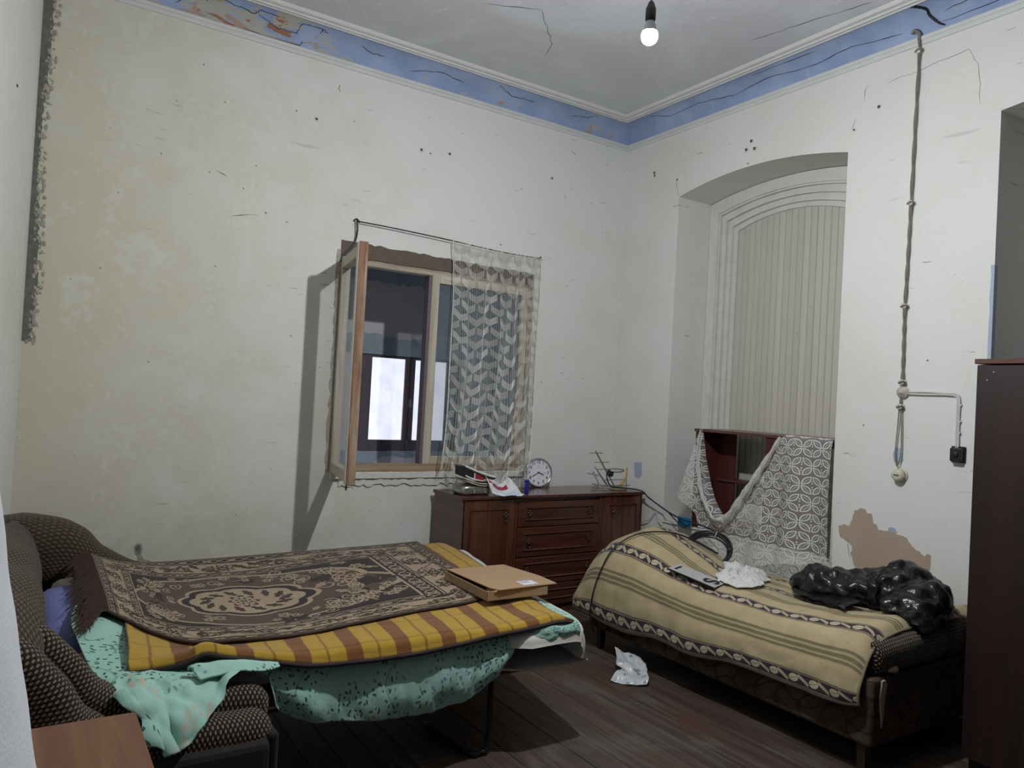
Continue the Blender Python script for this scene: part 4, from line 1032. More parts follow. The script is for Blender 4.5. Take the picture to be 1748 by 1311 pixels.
# folded tongue of the sheet lying on the arm
C = [[(.50, 2.60, .565), (.50, 2.565, .585), (.51, 2.53, .575), (.52, 2.50, .56)], [(.60, 2.605, .565), (.61, 2.575, .585), (.62, 2.545, .58), (.63, 2.52, .565)],
     [(.70, 2.61, .545), (.71, 2.585, .565), (.72, 2.56, .56), (.73, 2.54, .545)], [(.785, 2.615, .535), (.79, 2.605, .545), (.792, 2.595, .542), (.795, 2.59, .535)]]
P, UV = loft(C, 40, 16, [(.006, 22, 1, 3)]); cloth('sheet_fold', LP(P, t), UV, M_SHEET, t, .006)

# ---------------------------------------------------------------- yellow checked blanket
def blanket_mat():
    t = NT('yellow_brown_checked_wool'); u, v, _ = t.xyz(t.coord('UV')); p = t.coord('UV')
    n = t.noise(p, 30, 4); wob = (n - .5)*.012
    fu = ((u + wob)*4.95 + .62).fract()
    wide = fu.step(.30, .33)*(1.0 - fu.step(.62, .65)); thin = fu.step(.93, .945)*(1.0 - fu.step(.985, .999))
    fv = ((v + wob)*5.6 + .60).fract(); tv = fv.step(.93, .945)*(1.0 - fv.step(.99, .999)); wv = fv.step(.25, .28)*(1.0 - fv.step(.53, .56))
    c = t.mix(n, (.36, .215, .022), (.43, .27, .04))
    c = t.mix(wv*0.0, c, (.2, .1, .04))
    c = t.mix(thin*.8, c, (.19, .095, .02)); c = t.mix(tv*.55, c, (.21, .11, .02))
    c = t.mix(wide*.95, c, (.165, .068, .025))
    c = t.mix(wide*(tv*.6), c, (.08, .03, .015))
    f = t.noise(t.vec(u*40.0, v*150.0), 1.0, 3)
    t.color(c); t.put('Roughness', .95); t.put('Specular IOR Level', .1); t.put('Sheen Weight', .25); t.put('Sheen Roughness', .5)
    t.bump(f + n, .4, .004); return t.m
t = thing('checked_blanket', 'yellow and brown checked wool blanket with dark bound edge', 'blanket', (1.2, 3.2, .56))
ed = [(.338, .555), (.41, .552), (.50, .572), (.56, .594), (.63, .575), (.72, .552), (.82, .535), (.93, .512), (1.10, .502), (1.3, .498), (1.5, .508), (1.68, .522), (1.86, .535), (2.0, .545), (2.075, .53)]
ST = []
for i, (x, z) in enumerate(ed):
    f = (x-.338)/(2.075-.338); xf = .45 + f*(2.33-.45); k = i == len(ed)-1
    yo = (2.612 if x < 1.8 else 2.60) if x > .8 else 2.640
    if x < .5: yo = 2.675
    dz = -.03 if k else 0.0
    def tp(y, q=1.0):
        xx = x + (xf-x)*min(1, max(0, (y-2.66)/1.5)); return (xx, y, Hz(xx, y)+.016+dz + .022*max(0, 1-(x-.34)/.5)*max(0, 1-abs(y-2.72)/.35))
    ST.append([(x, yo, z), (x, yo+.003, z+.018), (x, yo+.035, max(z+.03, .553)+dz), tp(2.78), tp(2.95), tp(3.3), tp(3.7), tp(4.05), (xf-.005, 4.19, Hz(xf, 4.19)+.012+dz), (xf-.01, 4.235, .535)])
ST.append([(a+.018, b, max(.505, c-.035)) for a, b, c in ST[-1]])
P, UV = loft(ST, 150, 80, [(.004, 9, 1, 8)], uv='mean')
bl = cloth('wool', LP(P, t), UV, blanket_mat(), t, .006)
obj('binding', T_([tuple(q - np.array(t.location)) for q in P[:, 0]] + [tuple(q - np.array(t.location)) for q in P[-1, 1:]], .0085, 7), plain('dark_binding', (.022, .012, .012), .8), t, True)

# ---------------------------------------------------------------- woven pile rug with floral pattern (pattern held per vertex)
nearE = [(.315, 3.12), (.385, 3.06), (.46, 2.955), (.56, 2.85), (.72, 2.825), (.93, 2.815), (1.17, 2.865), (1.45, 2.925), (1.76, 2.965), (1.94, 3.03)]
farE = [(.325, 4.20), (.42, 4.205), (.52, 4.19), (.64, 4.175), (.82, 4.175), (1.03, 4.185), (1.3, 4.205), (1.56, 4.215), (1.88, 4.215), (2.10, 4.21)]
ST = []
for (x0, y0), (x1, y1) in zip(nearE, farE):
    r = []
    for f in (0, .05, .15, .3, .5, .7, .85, 1):
        x, y = x0 + (x1-x0)*f, y0 + (y1-y0)*f
        r.append((x, y, Hz(x, y) + .034 + .020*max(0, 1-(x-.3)/.6)*max(0, 1-(y-2.7)/.6) + (.012*math.sin(5*x) if .1 < f < .9 else 0) - (.006 if f == 0 else 0)))
    ST.append(r)
NU, NV = 620, 420
P, UV = loft(ST, NU, NV, uv='mean')
W_, H_ = 1.72, 1.24
U, V = np.meshgrid(np.linspace(0, W_, NU), np.linspace(0, H_, NV), indexing='ij')
BEI, DRK, MID, BLK = (np.array(c) for c in ((.31, .235, .155), (.040, .022, .014), (.072, .042, .028), (.016, .010, .008)))
img = np.empty((NU, NV, 3)); img[:] = MID
d = np.minimum.reduce([U, W_-U, V, H_-V])
def fill(m, c): img[m] = c
def edge(lo, hi, c): fill((d >= lo) & (d < hi), c)
edge(-1, .020, DRK); edge(.020, .026, BEI); edge(.026, .098, BLK); edge(.098, .105, BEI); edge(.105, .109, BLK); edge(.109, .235, BEI); edge(.235, .240, BLK); edge(.240, .245, BEI); edge(.245, .305, BLK); edge(.305, .312, BEI)
def win(cx, cy, r):
    i0, i1 = int((cx-r)/W_*NU), int((cx+r)/W_*NU)+2; j0, j1 = int((cy-r)/H_*NV), int((cy+r)/H_*NV)+2
    return slice(max(i0, 0), max(min(i1, NU), 0)), slice(max(j0, 0), max(min(j1, NV), 0))
def flower(cx, cy, r, n, c, inner=None, rot=0.0, sharp=1.0):
    s = win(cx, cy, r*1.1); dx, dy = U[s]-cx, V[s]-cy; rho = np.hypot(dx, dy); th = np.arctan2(dy, dx) + rot
    m = rho < r*(.58 + .42*np.abs(np.cos(n*th/2))**sharp); img[s][m] = c
    if inner is not None:
        m = (rho < r*.28); img[s][m] = inner
        for k in range(n):
            a = 2*PI*k/n - rot; m = np.hypot(dx - .62*r*math.cos(a), dy - .62*r*math.sin(a)) < r*.14; img[s][m] = inner
def leaf(cx, cy, ln, wd, a, c, vein=None):
    s = win(cx, cy, ln*1.1); dx, dy = U[s]-cx, V[s]-cy; p = dx*math.cos(a) + dy*math.sin(a); q = -dx*math.sin(a) + dy*math.cos(a)
    w = wd*(1-(p/ln)**2)*(1 + .25*np.cos(p/ln*9)); m = (np.abs(p) < ln) & (np.abs(q) < w); img[s][m] = c
    if vein is not None: m = (np.abs(p) < ln*.8) & (np.abs(q) < wd*.12); img[s][m] = vein
def line(pts, w, c):
    for (x, y) in pts:
        s = win(x, y, w); m = np.hypot(U[s]-x, V[s]-y) < w; img[s][m] = c
def curl_(cx, cy, r, a0, turns, w, c, sg=1):
    line([(cx + r*(1-k/40*.8)*math.cos(a0 + sg*k/40*turns*2*PI), cy + r*(1-k/40*.8)*math.sin(a0 + sg*k/40*turns*2*PI)) for k in range(40)], w, c)
def along_band(dist, step):
    """positions and direction along a rectangle inset by dist"""
    out = []; a, b, c_, e = dist, W_-dist, dist, H_-dist
    for (x0, y0, x1, y1) in ((a, c_, b, c_), (b, c_, b, e), (b, e, a, e), (a, e, a, c_)):
        L = math.hypot(x1-x0, y1-y0); n = max(1, round(L/step))
        for k in range(n): out.append((x0 + (x1-x0)*(k+.5)/n, y0 + (y1-y0)*(k+.5)/n, math.atan2(y1-y0, x1-x0), L/n))
    return out
for dist, h, stp in ((.062, .022, .115), (.275, .018, .105)):
    for i, (x, y, a, L) in enumerate(along_band(dist, stp)):
        ca_, sa = math.cos(a), math.sin(a)
        for ph in (1, -1): line([(x + ca_*s - sa*ph*h*math.sin(2*PI*s/L), y + sa*s + ca_*ph*h*math.sin(2*PI*s/L)) for s in np.linspace(-L/2, L/2, 60)], .0028, BEI)
        if i % 2: flower(x, y, .023, 6, BEI, DRK)
        else: curl_(x, y, .020, a, 1.2, .0028, BEI); flower(x, y, .008, 5, BEI)
rr = random.Random(12)
for i, (x, y, a, L) in enumerate(along_band(.172, .185)):
    ca_, sa = math.cos(a), math.sin(a)
    line([(x + ca_*s - sa*.045*math.sin(2*PI*s/L), y + sa*s + ca_*.045*math.sin(2*PI*s/L)) for s in np.linspace(-L/2, L/2, 90)], .0032, DRK)
    for k in range(9): leaf(x + rr.uniform(-.085, .085), y + rr.uniform(-.045, .045), rr.uniform(.026, .04), rr.uniform(.011, .018), rr.uniform(0, PI), DRK if k % 3 else MID, BEI if k % 3 == 0 else None)
    if i % 2: flower(x, y, .056, 8, BLK, BEI, rr.uniform(0, 1)); flower(x, y, .020, 6, DRK, BEI)
    else: flower(x, y, .048, 5, DRK, BEI, rr.uniform(0, 2), .7)
    curl_(x + ca_*L*.35, y + sa*L*.35, .028, rr.uniform(0, 6), 1.3, .003, DRK)
# field: scalloped cartouches, medallion and sprays
cx, cy = W_/2, H_/2
s_in = d > .312
fx, fy = (U-cx)/.50, (V-cy)/.26; rho = np.hypot(fx, fy); th = np.arctan2(fy, fx)
sc = 1 + .10*np.abs(np.cos(4*th))
img[s_in & (rho > sc*1.06)] = BLK; img[s_in & (rho <= sc*1.06) & (rho > sc)] = BEI
rx, ry = (U-cx)/.25, (V-cy)/.15; rh2 = np.hypot(rx, ry); t2_ = np.arctan2(ry, rx); s2 = 1 + .13*np.abs(np.cos(4*t2_))
img[(rh2 < s2)] = BEI; img[(rh2 < s2*.93)] = BLK; img[(rh2 < s2*.80)] = BEI
for k in range(14): leaf(cx + .155*math.cos(k*.449), cy + .085*math.sin(k*.449), .035, .015, k*.449+.6, DRK)
flower(cx, cy, .062, 8, DRK, BEI); flower(cx, cy, .045, 8, BEI, DRK, .3); flower(cx, cy, .016, 6, DRK, BEI)
for k in range(26):
    x, y = rr.uniform(.36, W_-.36), rr.uniform(.36, H_-.36)
    if math.hypot((x-cx)/.33, (y-cy)/.21) < 1: continue
    for q in range(4): leaf(x + rr.uniform(-.04, .04), y + rr.uniform(-.03, .03), rr.uniform(.03, .055), rr.uniform(.014, .024), rr.uniform(0, PI), BLK, BEI if q == 0 else None)
for k in range(150):
    x, y = rr.uniform(.34, W_-.34), rr.uniform(.34, H_-.34)
    if math.hypot((x-cx)/.30, (y-cy)/.19) < 1: continue
    q = rr.random()
    if q < .35: flower(x, y, rr.uniform(.016, .032), rr.choice((5, 6, 8)), BEI, DRK, rr.uniform(0, 3))
    elif q < .7: curl_(x, y, rr.uniform(.02, .04), rr.uniform(0, 6), 1.2, .0034, BEI, rr.choice((1, -1)))
    else: leaf(x, y, rr.uniform(.02, .035), .012, rr.uniform(0, PI), BEI, DRK)
for sx in (-1, 1):
    for sy in (-1, 1):
        x, y = cx + sx*.36, cy + sy*.20
        flower(x, y, .045, 7, BEI, BLK); line([(x + sx*.12*k/40, y - sy*.05*math.sin(k/40*PI)) for k in range(41)], .004, BEI)
        flower(x+sx*.12, y, .03, 6, BEI, DRK)
img *= (1 + .10*RNG.standard_normal((NU, NV, 1)))
img = np.clip(img, .004, 1)
t = thing('floral_rug', 'brown and beige floral woven rug with a long brown fringe spread on the bed', 'rug', (1.1, 3.5, .57))
me = grid_mesh('pile', LP(P, t), UV)
ca_l = me.color_attributes.new('pattern', 'FLOAT_COLOR', 'POINT')
ca_l.data.foreach_set('color', np.concatenate([img, np.ones((NU, NV, 1))], -1).reshape(-1).astype(np.float32))
tm = NT('woven_floral_pile'); vc = tm.nt.nodes.new('ShaderNodeVertexColor'); vc.layer_name = 'pattern'
tm.color(vc.outputs['Color']); tm.put('Roughness', .95); tm.put('Specular IOR Level', .1); tm.put('Sheen Weight', .2); tm.bump(tm.noise(tm.coord('UV'), 260, 2), .3, .003)
o = link('pile', me, tm.m, t); s = o.modifiers.new('thickness', 'SOLIDIFY'); s.thickness = .006; s.offset = -1
obj('bound_edge', T_([tuple(q - np.array(t.location) + np.array((0, -.002, -.003))) for q in P[::6, 0]], .006, 6), plain('brown_rug_binding', (.05, .03, .022), .9), t, True)
bm = bmesh.new(); rr = random.Random(9)
for k in range(330):
    q = P[0, int(k/330*NV)]; a = rr.uniform(.7, 1.3)
    p0 = Vector(q) - t.location
    tube(bm, [p0, p0 + Vector((-.022, -.015, .004 + rr.uniform(0, .008))), p0 + Vector((-.055*a + rr.uniform(-.015, .01), -.085*a + rr.uniform(-.02, .02), -.002)), p0 + Vector((-.085*a + rr.uniform(-.03, .02), -.165*a + rr.uniform(-.02, .03), -.020))], [.0035, .0035, .003, .001], 3, False)
obj('fringe', bm, plain('brown_fringe', (.055, .030, .020), .95, var=.4, scale=60), t)['kind'] = 'stuff'

# ---------------------------------------------------------------- flat cardboard mailer on the bed
M_CARD = plain('kraft_cardboard', (.36, .235, .13), .8, var=.05, scale=20); M_CARDI = plain('kraft_cardboard_inside', (.27, .18, .10), .85, var=.05)
t = thing('cardboard_box', 'flat brown cardboard mailer box with a white address label, lid ajar', 'box', (1.80, 2.88, .583), math.radians(-1))
BW, BL, BH = .33, .42, .042
def CB(*a, **k): return B(*a, **k)
obj('tray_floor', CB(0, BW, 0, BL, 0, .003), M_CARDI, t)
for a in ((0, .004, 0, BL), (BW-.004, BW, 0, BL), (0, BW, 0, .004), (0, BW, BL-.004, BL)): obj('tray_wall', CB(a[0], a[1], a[2], a[3], .0, BH, bev=.001), M_CARD, t)
lid = obj('lid', prism(bmesh.new(), [(.012, BL+.004), (BW+.01, BL+.004), (BW+.055, .16), (BW+.05, .0), (.055, -.012), (.032, .03), (.028, .08)], 2, 0, .004), M_CARD, t)
lid.location = (0, 0, BH+.004); lid.rotation_euler = (0, 0, 0)
fl_ = obj('lid_flap', prism(bmesh.new(), [(.0, .0), (.0, .085), (-.012, .09), (-.03, .075), (-.038, .045), (-.034, .018), (-.016, .0)], 2, 0, .003), M_CARD, lid); fl_.location = (.052, -.008, -.001); fl_.rotation_euler = (0, -.55, -.12)
lb = obj('address_label', B(.0, .085, .0, .075, .0, .0012), plain('white_label', (.62, .64, .70), .6, var=.03), lid); lb.location = (.205, .015, .0045); lb.rotation_euler = (0, 0, .0)
bm = bmesh.new()
for x0, x1, y, h in ((.010, .066, .060, .006), (.012, .030, .049, .003), (.034, .046, .049, .003), (.014, .056, .041, .004), (.014, .050, .033, .003), (.062, .080, .008, .004)):
    xx = x0
    while xx < x1: box(bm, xx, xx+random.uniform(.003, .006), y, y+h, .0012, .0016); xx += .0075
lp_ = obj('label_print', bm, plain('grey_label_print', (.10, .11, .15), .7), lid); lp_.location = lb.location; lp_['kind'] = 'stuff'

# ---------------------------------------------------------------- bottom left: table and white curtain
t = thing('wooden_table', 'plain orange-brown wooden table top in the lower left corner', 'table', (-.15, 1.55, 0))
M_OAK = wood('orange_brown_veneer', (.13, .048, .019), (.22, .092, .038), 1, .45, .6, .1, .1)
obj('table_top', box(bmesh.new(), -.25, .41, -.40, .345, .715, .742, bev=.004), M_OAK, t)
for x in (-.21, .36):
    for y in (-.35, .29): obj('leg', box(bmesh.new(), x-.02, x+.02, y-.02, y+.02, 0, .715, bev=.003), M_OAK, t)
obj('apron', box(bmesh.new(), -.22, .38, .28, .30, .63, .715), M_OAK, t)
t = thing('white_curtain', 'white cloth hanging close by at the lower left edge', 'curtain', (-.3, 1.0, 1.3))
C = []
for z, e in ((2.3, -.17), (2.0, -.125), (1.7, -.075), (1.45, -.034), (1.30, -.008), (1.18, .013), (1.05, .035), (.8, .078), (.45, .128), (.15, .153)):
    C.append([(e-.40, .12, z), (e-.27, .33, z), (e-.16, .58, z), (e-.07, .82, z), (e-.008, 1.03, z), (e-.012, 1.10, z), (e-.10, 1.13, z), (e-.30, 1.10, z)])
C = [list(r) for r in zip(*C)]
P, UV = loft(C, 90, 60, [(.004, 12, 1, 2)])
M_VOILE = plain('white_curtain_cloth', (.80, .82, .86), .9, var=.04, scale=30, bump=.3)
cloth('cloth', LP(P, t), UV, M_VOILE, t, .003)
obj('curtain_rod', T_([(-.30, -.9, 1.01), (.11, .12, 1.01)], .010, 10), M_STEEL, t)
# ================================================================ couch along the right wall
def damask():
    t = NT('worn_brown_damask'); p = t.coord('Object'); x, y, z = t.xyz(p)
    a = ((y + x)*26.0 + (z*26.0).sin()*1.2).sin(); b = (z*44.0 + ((y + x)*22.0).sin()*1.4).sin()
    k = (a*b).abs().lt(.16)
    n = t.noise(p, 6, 5, .65)
    c = t.mix(n.step(.35, .7), (.050, .034, .025), (.095, .066, .046))
    c = t.mix(k*.7, c, (.022, .015, .012))
    t.color(c); t.put('Roughness', .9); t.put('Specular IOR Level', .2); t.bump(t.noise(p, 90, 2), .3, .003); return t.m
ch = thing('couch', 'low brown upholstered couch along the right wall under the striped quilt', 'couch', (3.5, 2.7, 0))
M_DAM = damask(); M_DKWOOD = plain('dark_leg_wood', (.03, .018, .013), .4)
obj('base', box(bmesh.new(), -.48, .545, -.915, .92, .125, .41, bev=.018, seg=3), M_DAM, ch)
for x in (-.44, .50):
    for y in (-.86, .86): obj('leg', LA([(.022, 0), (.03, .13)], 4, Matrix.Translation((x, y, 0)) @ Matrix.Rotation(PI/4, 4, 'Z')), M_DKWOOD, ch)
def cushion(name, x0, x1, y0, y1, z0, z1, m, n=3.2):
    bm = blob(((x0+x1)/2, (y0+y1)/2, (z0+z1)/2), ((x1-x0)/2, (y1-y0)/2, (z1-z0)/2), sub=4, power=6, amp=[(.006, 6, 1)])
    o = obj(name, bm, m, ch, True); l = o.data.uv_layers.new(name='UVMap')
    for lp in o.data.loops:
        v = o.data.vertices[lp.vertex_index].co; l.data[lp.index].uv = (v.x, v.y + v.z)
    return o
cushion('seat_cushion', -.45, .52, -.80, .90, .405, .475, M_CORDB)
bl_ = roll('bolster', [(3.06, 1.865, .475), (3.2, 1.865, .485), (3.38, 1.865, .49), (3.56, 1.865, .485), (3.62, 1.865, .475)], [.075, .085, .09, .085, .07], [.07, .08, .085, .08, .065], M_CORD, ch)
roll('bolster', [(3.54, 1.87, .475), (3.68, 1.87, .485), (3.85, 1.87, .49), (3.98, 1.87, .48), (4.05, 1.87, .47)], [.075, .09, .095, .09, .075], [.07, .085, .09, .08, .07], M_CORD, ch)
pts = [(3.063, .335), (3.075, .40), (3.098, .402), (3.11, .385), (3.098, .33), (3.092, .26), (3.085, .205), (3.075, .26)]
obj('torn_strip', prism(bmesh.new(), [(a-3.5, b) for a, b in pts], 1, -.9215, -.90), plain('torn_pale_backing', (.38, .33, .30), .9, var=.3, scale=60, bump=.5), ch)
obj('exposed_foam', blob((-.33, -.905, .435), (.03, .02, .018), amp=[(.006, 40, 2)], sub=3), plain('yellowed_foam', (.36, .31, .19), .9), ch, True)

# ---------------------------------------------------------------- striped quilt
def quilt_mat():
    t = NT('beige_striped_quilt_cotton'); u, v, _ = t.xyz(t.coord('UV')); p = t.coord('UV')
    n = t.noise(p, 8, 4); wob = (n-.5)*.012
    PER = .335
    f = ((v + wob)/PER + .10).fract()*PER                       # metres inside one repeat
    base = t.mix(n.step(.3, .7), (.40, .325, .185), (.47, .385, .225))
    base = t.mix((t.noise(t.vec(u*30.0, v*3.0), 1.0, 3)).step(.5, .75)*.25, base, (.36, .30, .19))
    def band(c, w): return (f - c).abs().lt(w)
    c = base
    BC = .075
    c = t.mix(band(BC, .0385)*.75, c, (.22, .175, .10)); c = t.mix(band(BC, .034), c, (.045, .035, .040)); c = t.mix(band(BC, .0305), c, (.36, .29, .18)); c = t.mix(band(BC, .0265), c, (.032, .024, .040))
    m = .105; fu = (u/m).fract(); w = f - BC
    a = (fu - .25)*m; leafm = ((a/.024)*(a/.024) + (w/.019)*(w/.019)).lt(1.0)
    vein = (w - a*.25).abs().lt(.0018)*leafm
    tw = (fu - .72)*m; tw2 = ((w + tw*.55).abs().lt(.0085))*(tw.abs().lt(.030))
    c = t.mix(tw2, c, (.40, .34, .22)); c = t.mix(leafm, c, (.47, .41, .29)); c = t.mix(vein, c, (.2, .16, .10))
    OC = .245
    for off, wd in ((-.024, .0065), (0.0, .0085), (.026, .0065)): c = t.mix(band(OC+off, wd)*.8, c, (.115, .095, .045))
    c = t.mix(band(OC, .036)*.22, c, (.2, .17, .10))
    st = t.noise(t.vec(u, v, 4.0), 45, 2); c = t.mix(st.step(.70, .74)*.5, c, (.13, .10, .06))
    t.color(c); t.put('Roughness', .75); t.put('Specular IOR Level', .25); t.put('Sheen Weight', .1)
    t.bump(t.noise(p, 7, 3) + t.noise(p, 40, 2)*.15, .4, .012); return t.m
t = thing('striped_quilt', 'thick beige quilt with dark braided stripes slumped over the couch', 'quilt', (3.5, 2.7, .5))
ST = [
 (3.765, [(3.92, .44), (3.72, .46), (3.45, .47), (3.2, .43), (3.08, .375), (3.01, .30), (2.985, .235), (2.99, .205)]),
 (3.70, [(3.97, .475), (3.76, .54), (3.47, .61), (3.22, .585), (3.07, .49), (2.995, .36), (2.972, .25), (2.98, .208)]),
 (3.58, [(4.0, .49), (3.78, .58), (3.48, .695), (3.22, .668), (3.06, .56), (2.985, .40), (2.965, .26), (2.975, .208)]),
 (3.42, [(4.01, .49), (3.79, .575), (3.48, .715), (3.22, .685), (3.055, .575), (2.98, .41), (2.962, .255), (2.972, .195)]),
 (3.22, [(4.01, .47), (3.78, .545), (3.47, .655), (3.22, .655), (3.055, .565), (2.98, .41), (2.962, .26), (2.972, .198)]),
 (3.00, [(4.01, .48), (3.77, .525), (3.46, .575), (3.22, .585), (3.055, .53), (2.982, .40), (2.965, .28), (2.972, .232)]),
 (2.75, [(4.01, .495), (3.77, .525), (3.46, .545), (3.22, .552), (3.055, .515), (2.985, .39), (2.97, .275), (2.976, .222)]),
 (2.48, [(4.01, .50), (3.77, .53), (3.46, .545), (3.22, .555), (3.055, .52), (2.985, .40), (2.97, .31), (2.976, .268)]),
 (2.22, [(4.01, .51), (3.77, .54), (3.46, .555), (3.22, .562), (3.055, .53), (2.985, .41), (2.97, .32), (2.976, .275)]),
 (2.00, [(4.01, .55), (3.77, .575), (3.46, .585), (3.22, .585), (3.06, .545), (2.985, .42), (2.968, .325), (2.976, .280)]),
 (1.875, [(4.01, .59), (3.77, .605), (3.46, .605), (3.24, .60), (3.07, .555), (2.985, .42), (2.968, .325), (2.978, .290)]),
 (1.825, [(4.01, .565), (3.77, .575), (3.46, .578), (3.24, .57), (3.08, .525), (2.995, .40), (2.978, .33), (2.985, .300)]),
]
C = [[(x, y, z) for x, z in r] for y, r in ST]
C = [r[::-1] for r in C]                                     # v runs from the hem upward
P, UV = loft(C, 150, 100, [(.012, 4.5, 1, 3), (.006, 14, .8, 7)], uv='mean')
hem = np.clip(1 - UV[..., 1:2]/.02, 0, 1)
QP = P
qo = cloth('cover', LP(P, t), UV, quilt_mat(), t, .018)
obj('hem_piping', T_([tuple(q - np.array(t.location)) for q in P[::3, 0]], .008, 6), plain('dark_hem_piping', (.04, .032, .03), .8), t, True)
obj('end_piping', T_([tuple(q - np.array(t.location)) for q in P[-1, ::3]], .007, 6), plain('tan_end_piping', (.22, .18, .11), .8), t, True)
Qf = QP.reshape(-1, 3)
def qz(x, y):
    d = np.hypot(Qf[:, 0]-x, Qf[:, 1]-y) + (Qf[:, 0] < 3.03)*.05; i = np.argsort(d)[:3]; return float(Qf[i, 2].max())

# cable coil
CC = Vector((3.62, 3.235, .632))
t = thing('cable_coil', 'black coiled cable with pale ties lying on the quilt', 'cable', CC)
rr = random.Random(2)
NRM = Vector((-.42, -.42, .80)).normalized(); E1 = Vector((.7, -.7, .0)).normalized(); E2 = NRM.cross(E1)
for k in range(7):
    r0 = .122 + rr.uniform(-.014, .014); dz = rr.uniform(-.014, .014)
    obj('turn', T_([tuple(E1*(r0*math.cos(a)) + E2*(r0*1.05*math.sin(a)) + NRM*(dz + .004*math.sin(3*a+k))) for a in [2*PI*j/36 for j in range(37)]], .0062, 6), M_COAX, t, True)
for a in (1.2, 4.3):
    c = E1*(.122*math.cos(a)) + E2*(.128*math.sin(a)); rd = c.normalized()
    obj('tie', T_([tuple(c + rd*(.024*math.cos(b)) + NRM*(.024*math.sin(b))) for b in [2*PI*j/14 for j in range(15)]], .003, 5), plain('pale_cable_tie', (.55, .50, .40), .6), t)
def on_quilt(pts, lift): return [(x, y, qz(x, y) + lift) for x, y in pts]
t = thing('loose_cable', 'black cable leaving the coil and dropping over the front of the couch', 'cable', (3.4, 3.3, .66))
pp = [(3.66, 3.20), (3.55, 3.27), (3.42, 3.34), (3.28, 3.42), (3.16, 3.47)]
P3 = [(x, y, qz(x, y)+.016) for x, y in pp] + [(3.055, 3.50, .60), (2.975, 3.515, .45), (2.945, 3.53, .30), (2.95, 3.535, .19), (3.0, 3.55, .10)]
obj('lead', T_(loc(smooth_path(P3, 8), t), .005, 6), M_COAX, t, True)

# plate with the letter S
x0, y0 = 3.10, 2.87
pc = (3.15, 2.90); ez = [qz(pc[0], pc[1]+d) for d in (-.13, 0, .13)]; exx = [qz(pc[0]+d, pc[1]) for d in (-.05, .05)]
t = thing('number_plate', 'flat grey plate with a black letter S lying by the white lace', 'plate', (pc[0], pc[1], max(ez[1], (ez[0]+ez[2])/2) + .014))
rot = Matrix.Rotation(math.radians(10), 4, 'Z') @ Matrix.Rotation(math.atan2(ez[2]-ez[0], .26), 4, 'X') @ Matrix.Rotation(-math.atan2(exx[1]-exx[0], .10), 4, 'Y')
obj('plate', box(bmesh.new(), -.055, .055, -.15, .15, 0, .004, bev=.0015, mat=rot), plain('grey_plate', (.40, .40, .40), .5, var=.1), t)
obj('dark_border', box(bmesh.new(), -.062, -.055, -.15, .15, -.001, .006, mat=rot), M_BLACKM, t)
me = text_mesh('S', .115, .0008, bold=.004); me.transform(rot @ Matrix.Translation((0, -.092, .0052)) @ Matrix.Rotation(math.radians(200), 4, 'Z')); link('letter', me, M_INK, t)
obj('end_mark', box(bmesh.new(), -.03, .03, .11, .125, .004, .0055, mat=rot), M_INK, t)

# lace materials
def lace_cloth(name, tile, sheer, col):
    t = NT(name); u, v, _ = t.xyz(t.coord('UV'))
    row = (v/tile).floor(); x = ((u/tile + row*.5).fract() - .5); y = ((v/tile).fract() - .5)
    ax, ay = x.abs(), y.abs()
    a = (ax + ay)*.7071; b = (ax - ay).abs()*.7071
    k = ((a - .05)/.60).clamp(); w = (k*PI).sin()*.135
    out = ((b - w).abs().lt(.030))*(a.gt(.04))*(a.lt(.66))
    mid = (b.lt(.013))*(a.gt(.16))*(a.lt(.50))
    x2 = ax - .5; dots = ((x2*x2 + (ay - .10)*(ay - .10)).lt(.0016)).max((x2*x2 + (ay - .22)*(ay - .22)).lt(.0012))
    m = out.max(mid*.8).max(dots*.9)
    n = t.noise(t.coord('UV'), 300, 1)
    t.color(col); t.put('Roughness', .9); t.put('Specular IOR Level', .1)
    t.alpha((m*.62 + sheer + (n-.5)*.12).clamp()); return t.m
M_LACE = lace_cloth('white_leaf_lace', .112, .26, (.72, .72, .70)); M_LACE2 = lace_cloth('white_small_lace', .05, .72, (.74, .74, .72))
t = thing('lace_bundle', 'crumpled white lace cloth on the quilt in front of the bookcase', 'lace cloth', (3.45, 2.83, qz(3.45, 2.83)))
n = 60; P = np.zeros((n, n, 3)); UVl = np.zeros((n, n, 2))
for i in range(n):
    for j in range(n):
        a, b = (i/(n-1)-.5)*2, (j/(n-1)-.5)*2
        x = .25*a*(1 - .25*abs(b)) + .05*b; y = .19*b*(1 - .35*abs(a)) + .03*math.sin(3*a) + .04*a
        r = max(0, 1-(a*a+b*b)*.75)
        q = (a*2.6, b*2.6, 1.3); z = .055*r*(.35 + 1.1*abs(noise.noise(q))) + .03*r*abs(noise.noise((a*6, b*6, 4)))
        x += .02*noise.noise((a*4, b*4, 9)); y += .02*noise.noise((a*4, b*4, 19))
        P[i, j] = (x, y, qz(3.45+x, 2.83+y) - t.location.z + .014 + z); UVl[i, j] = (a*.3, b*.3)
cloth('lace', P, UVl, M_LACE2, t, .002)

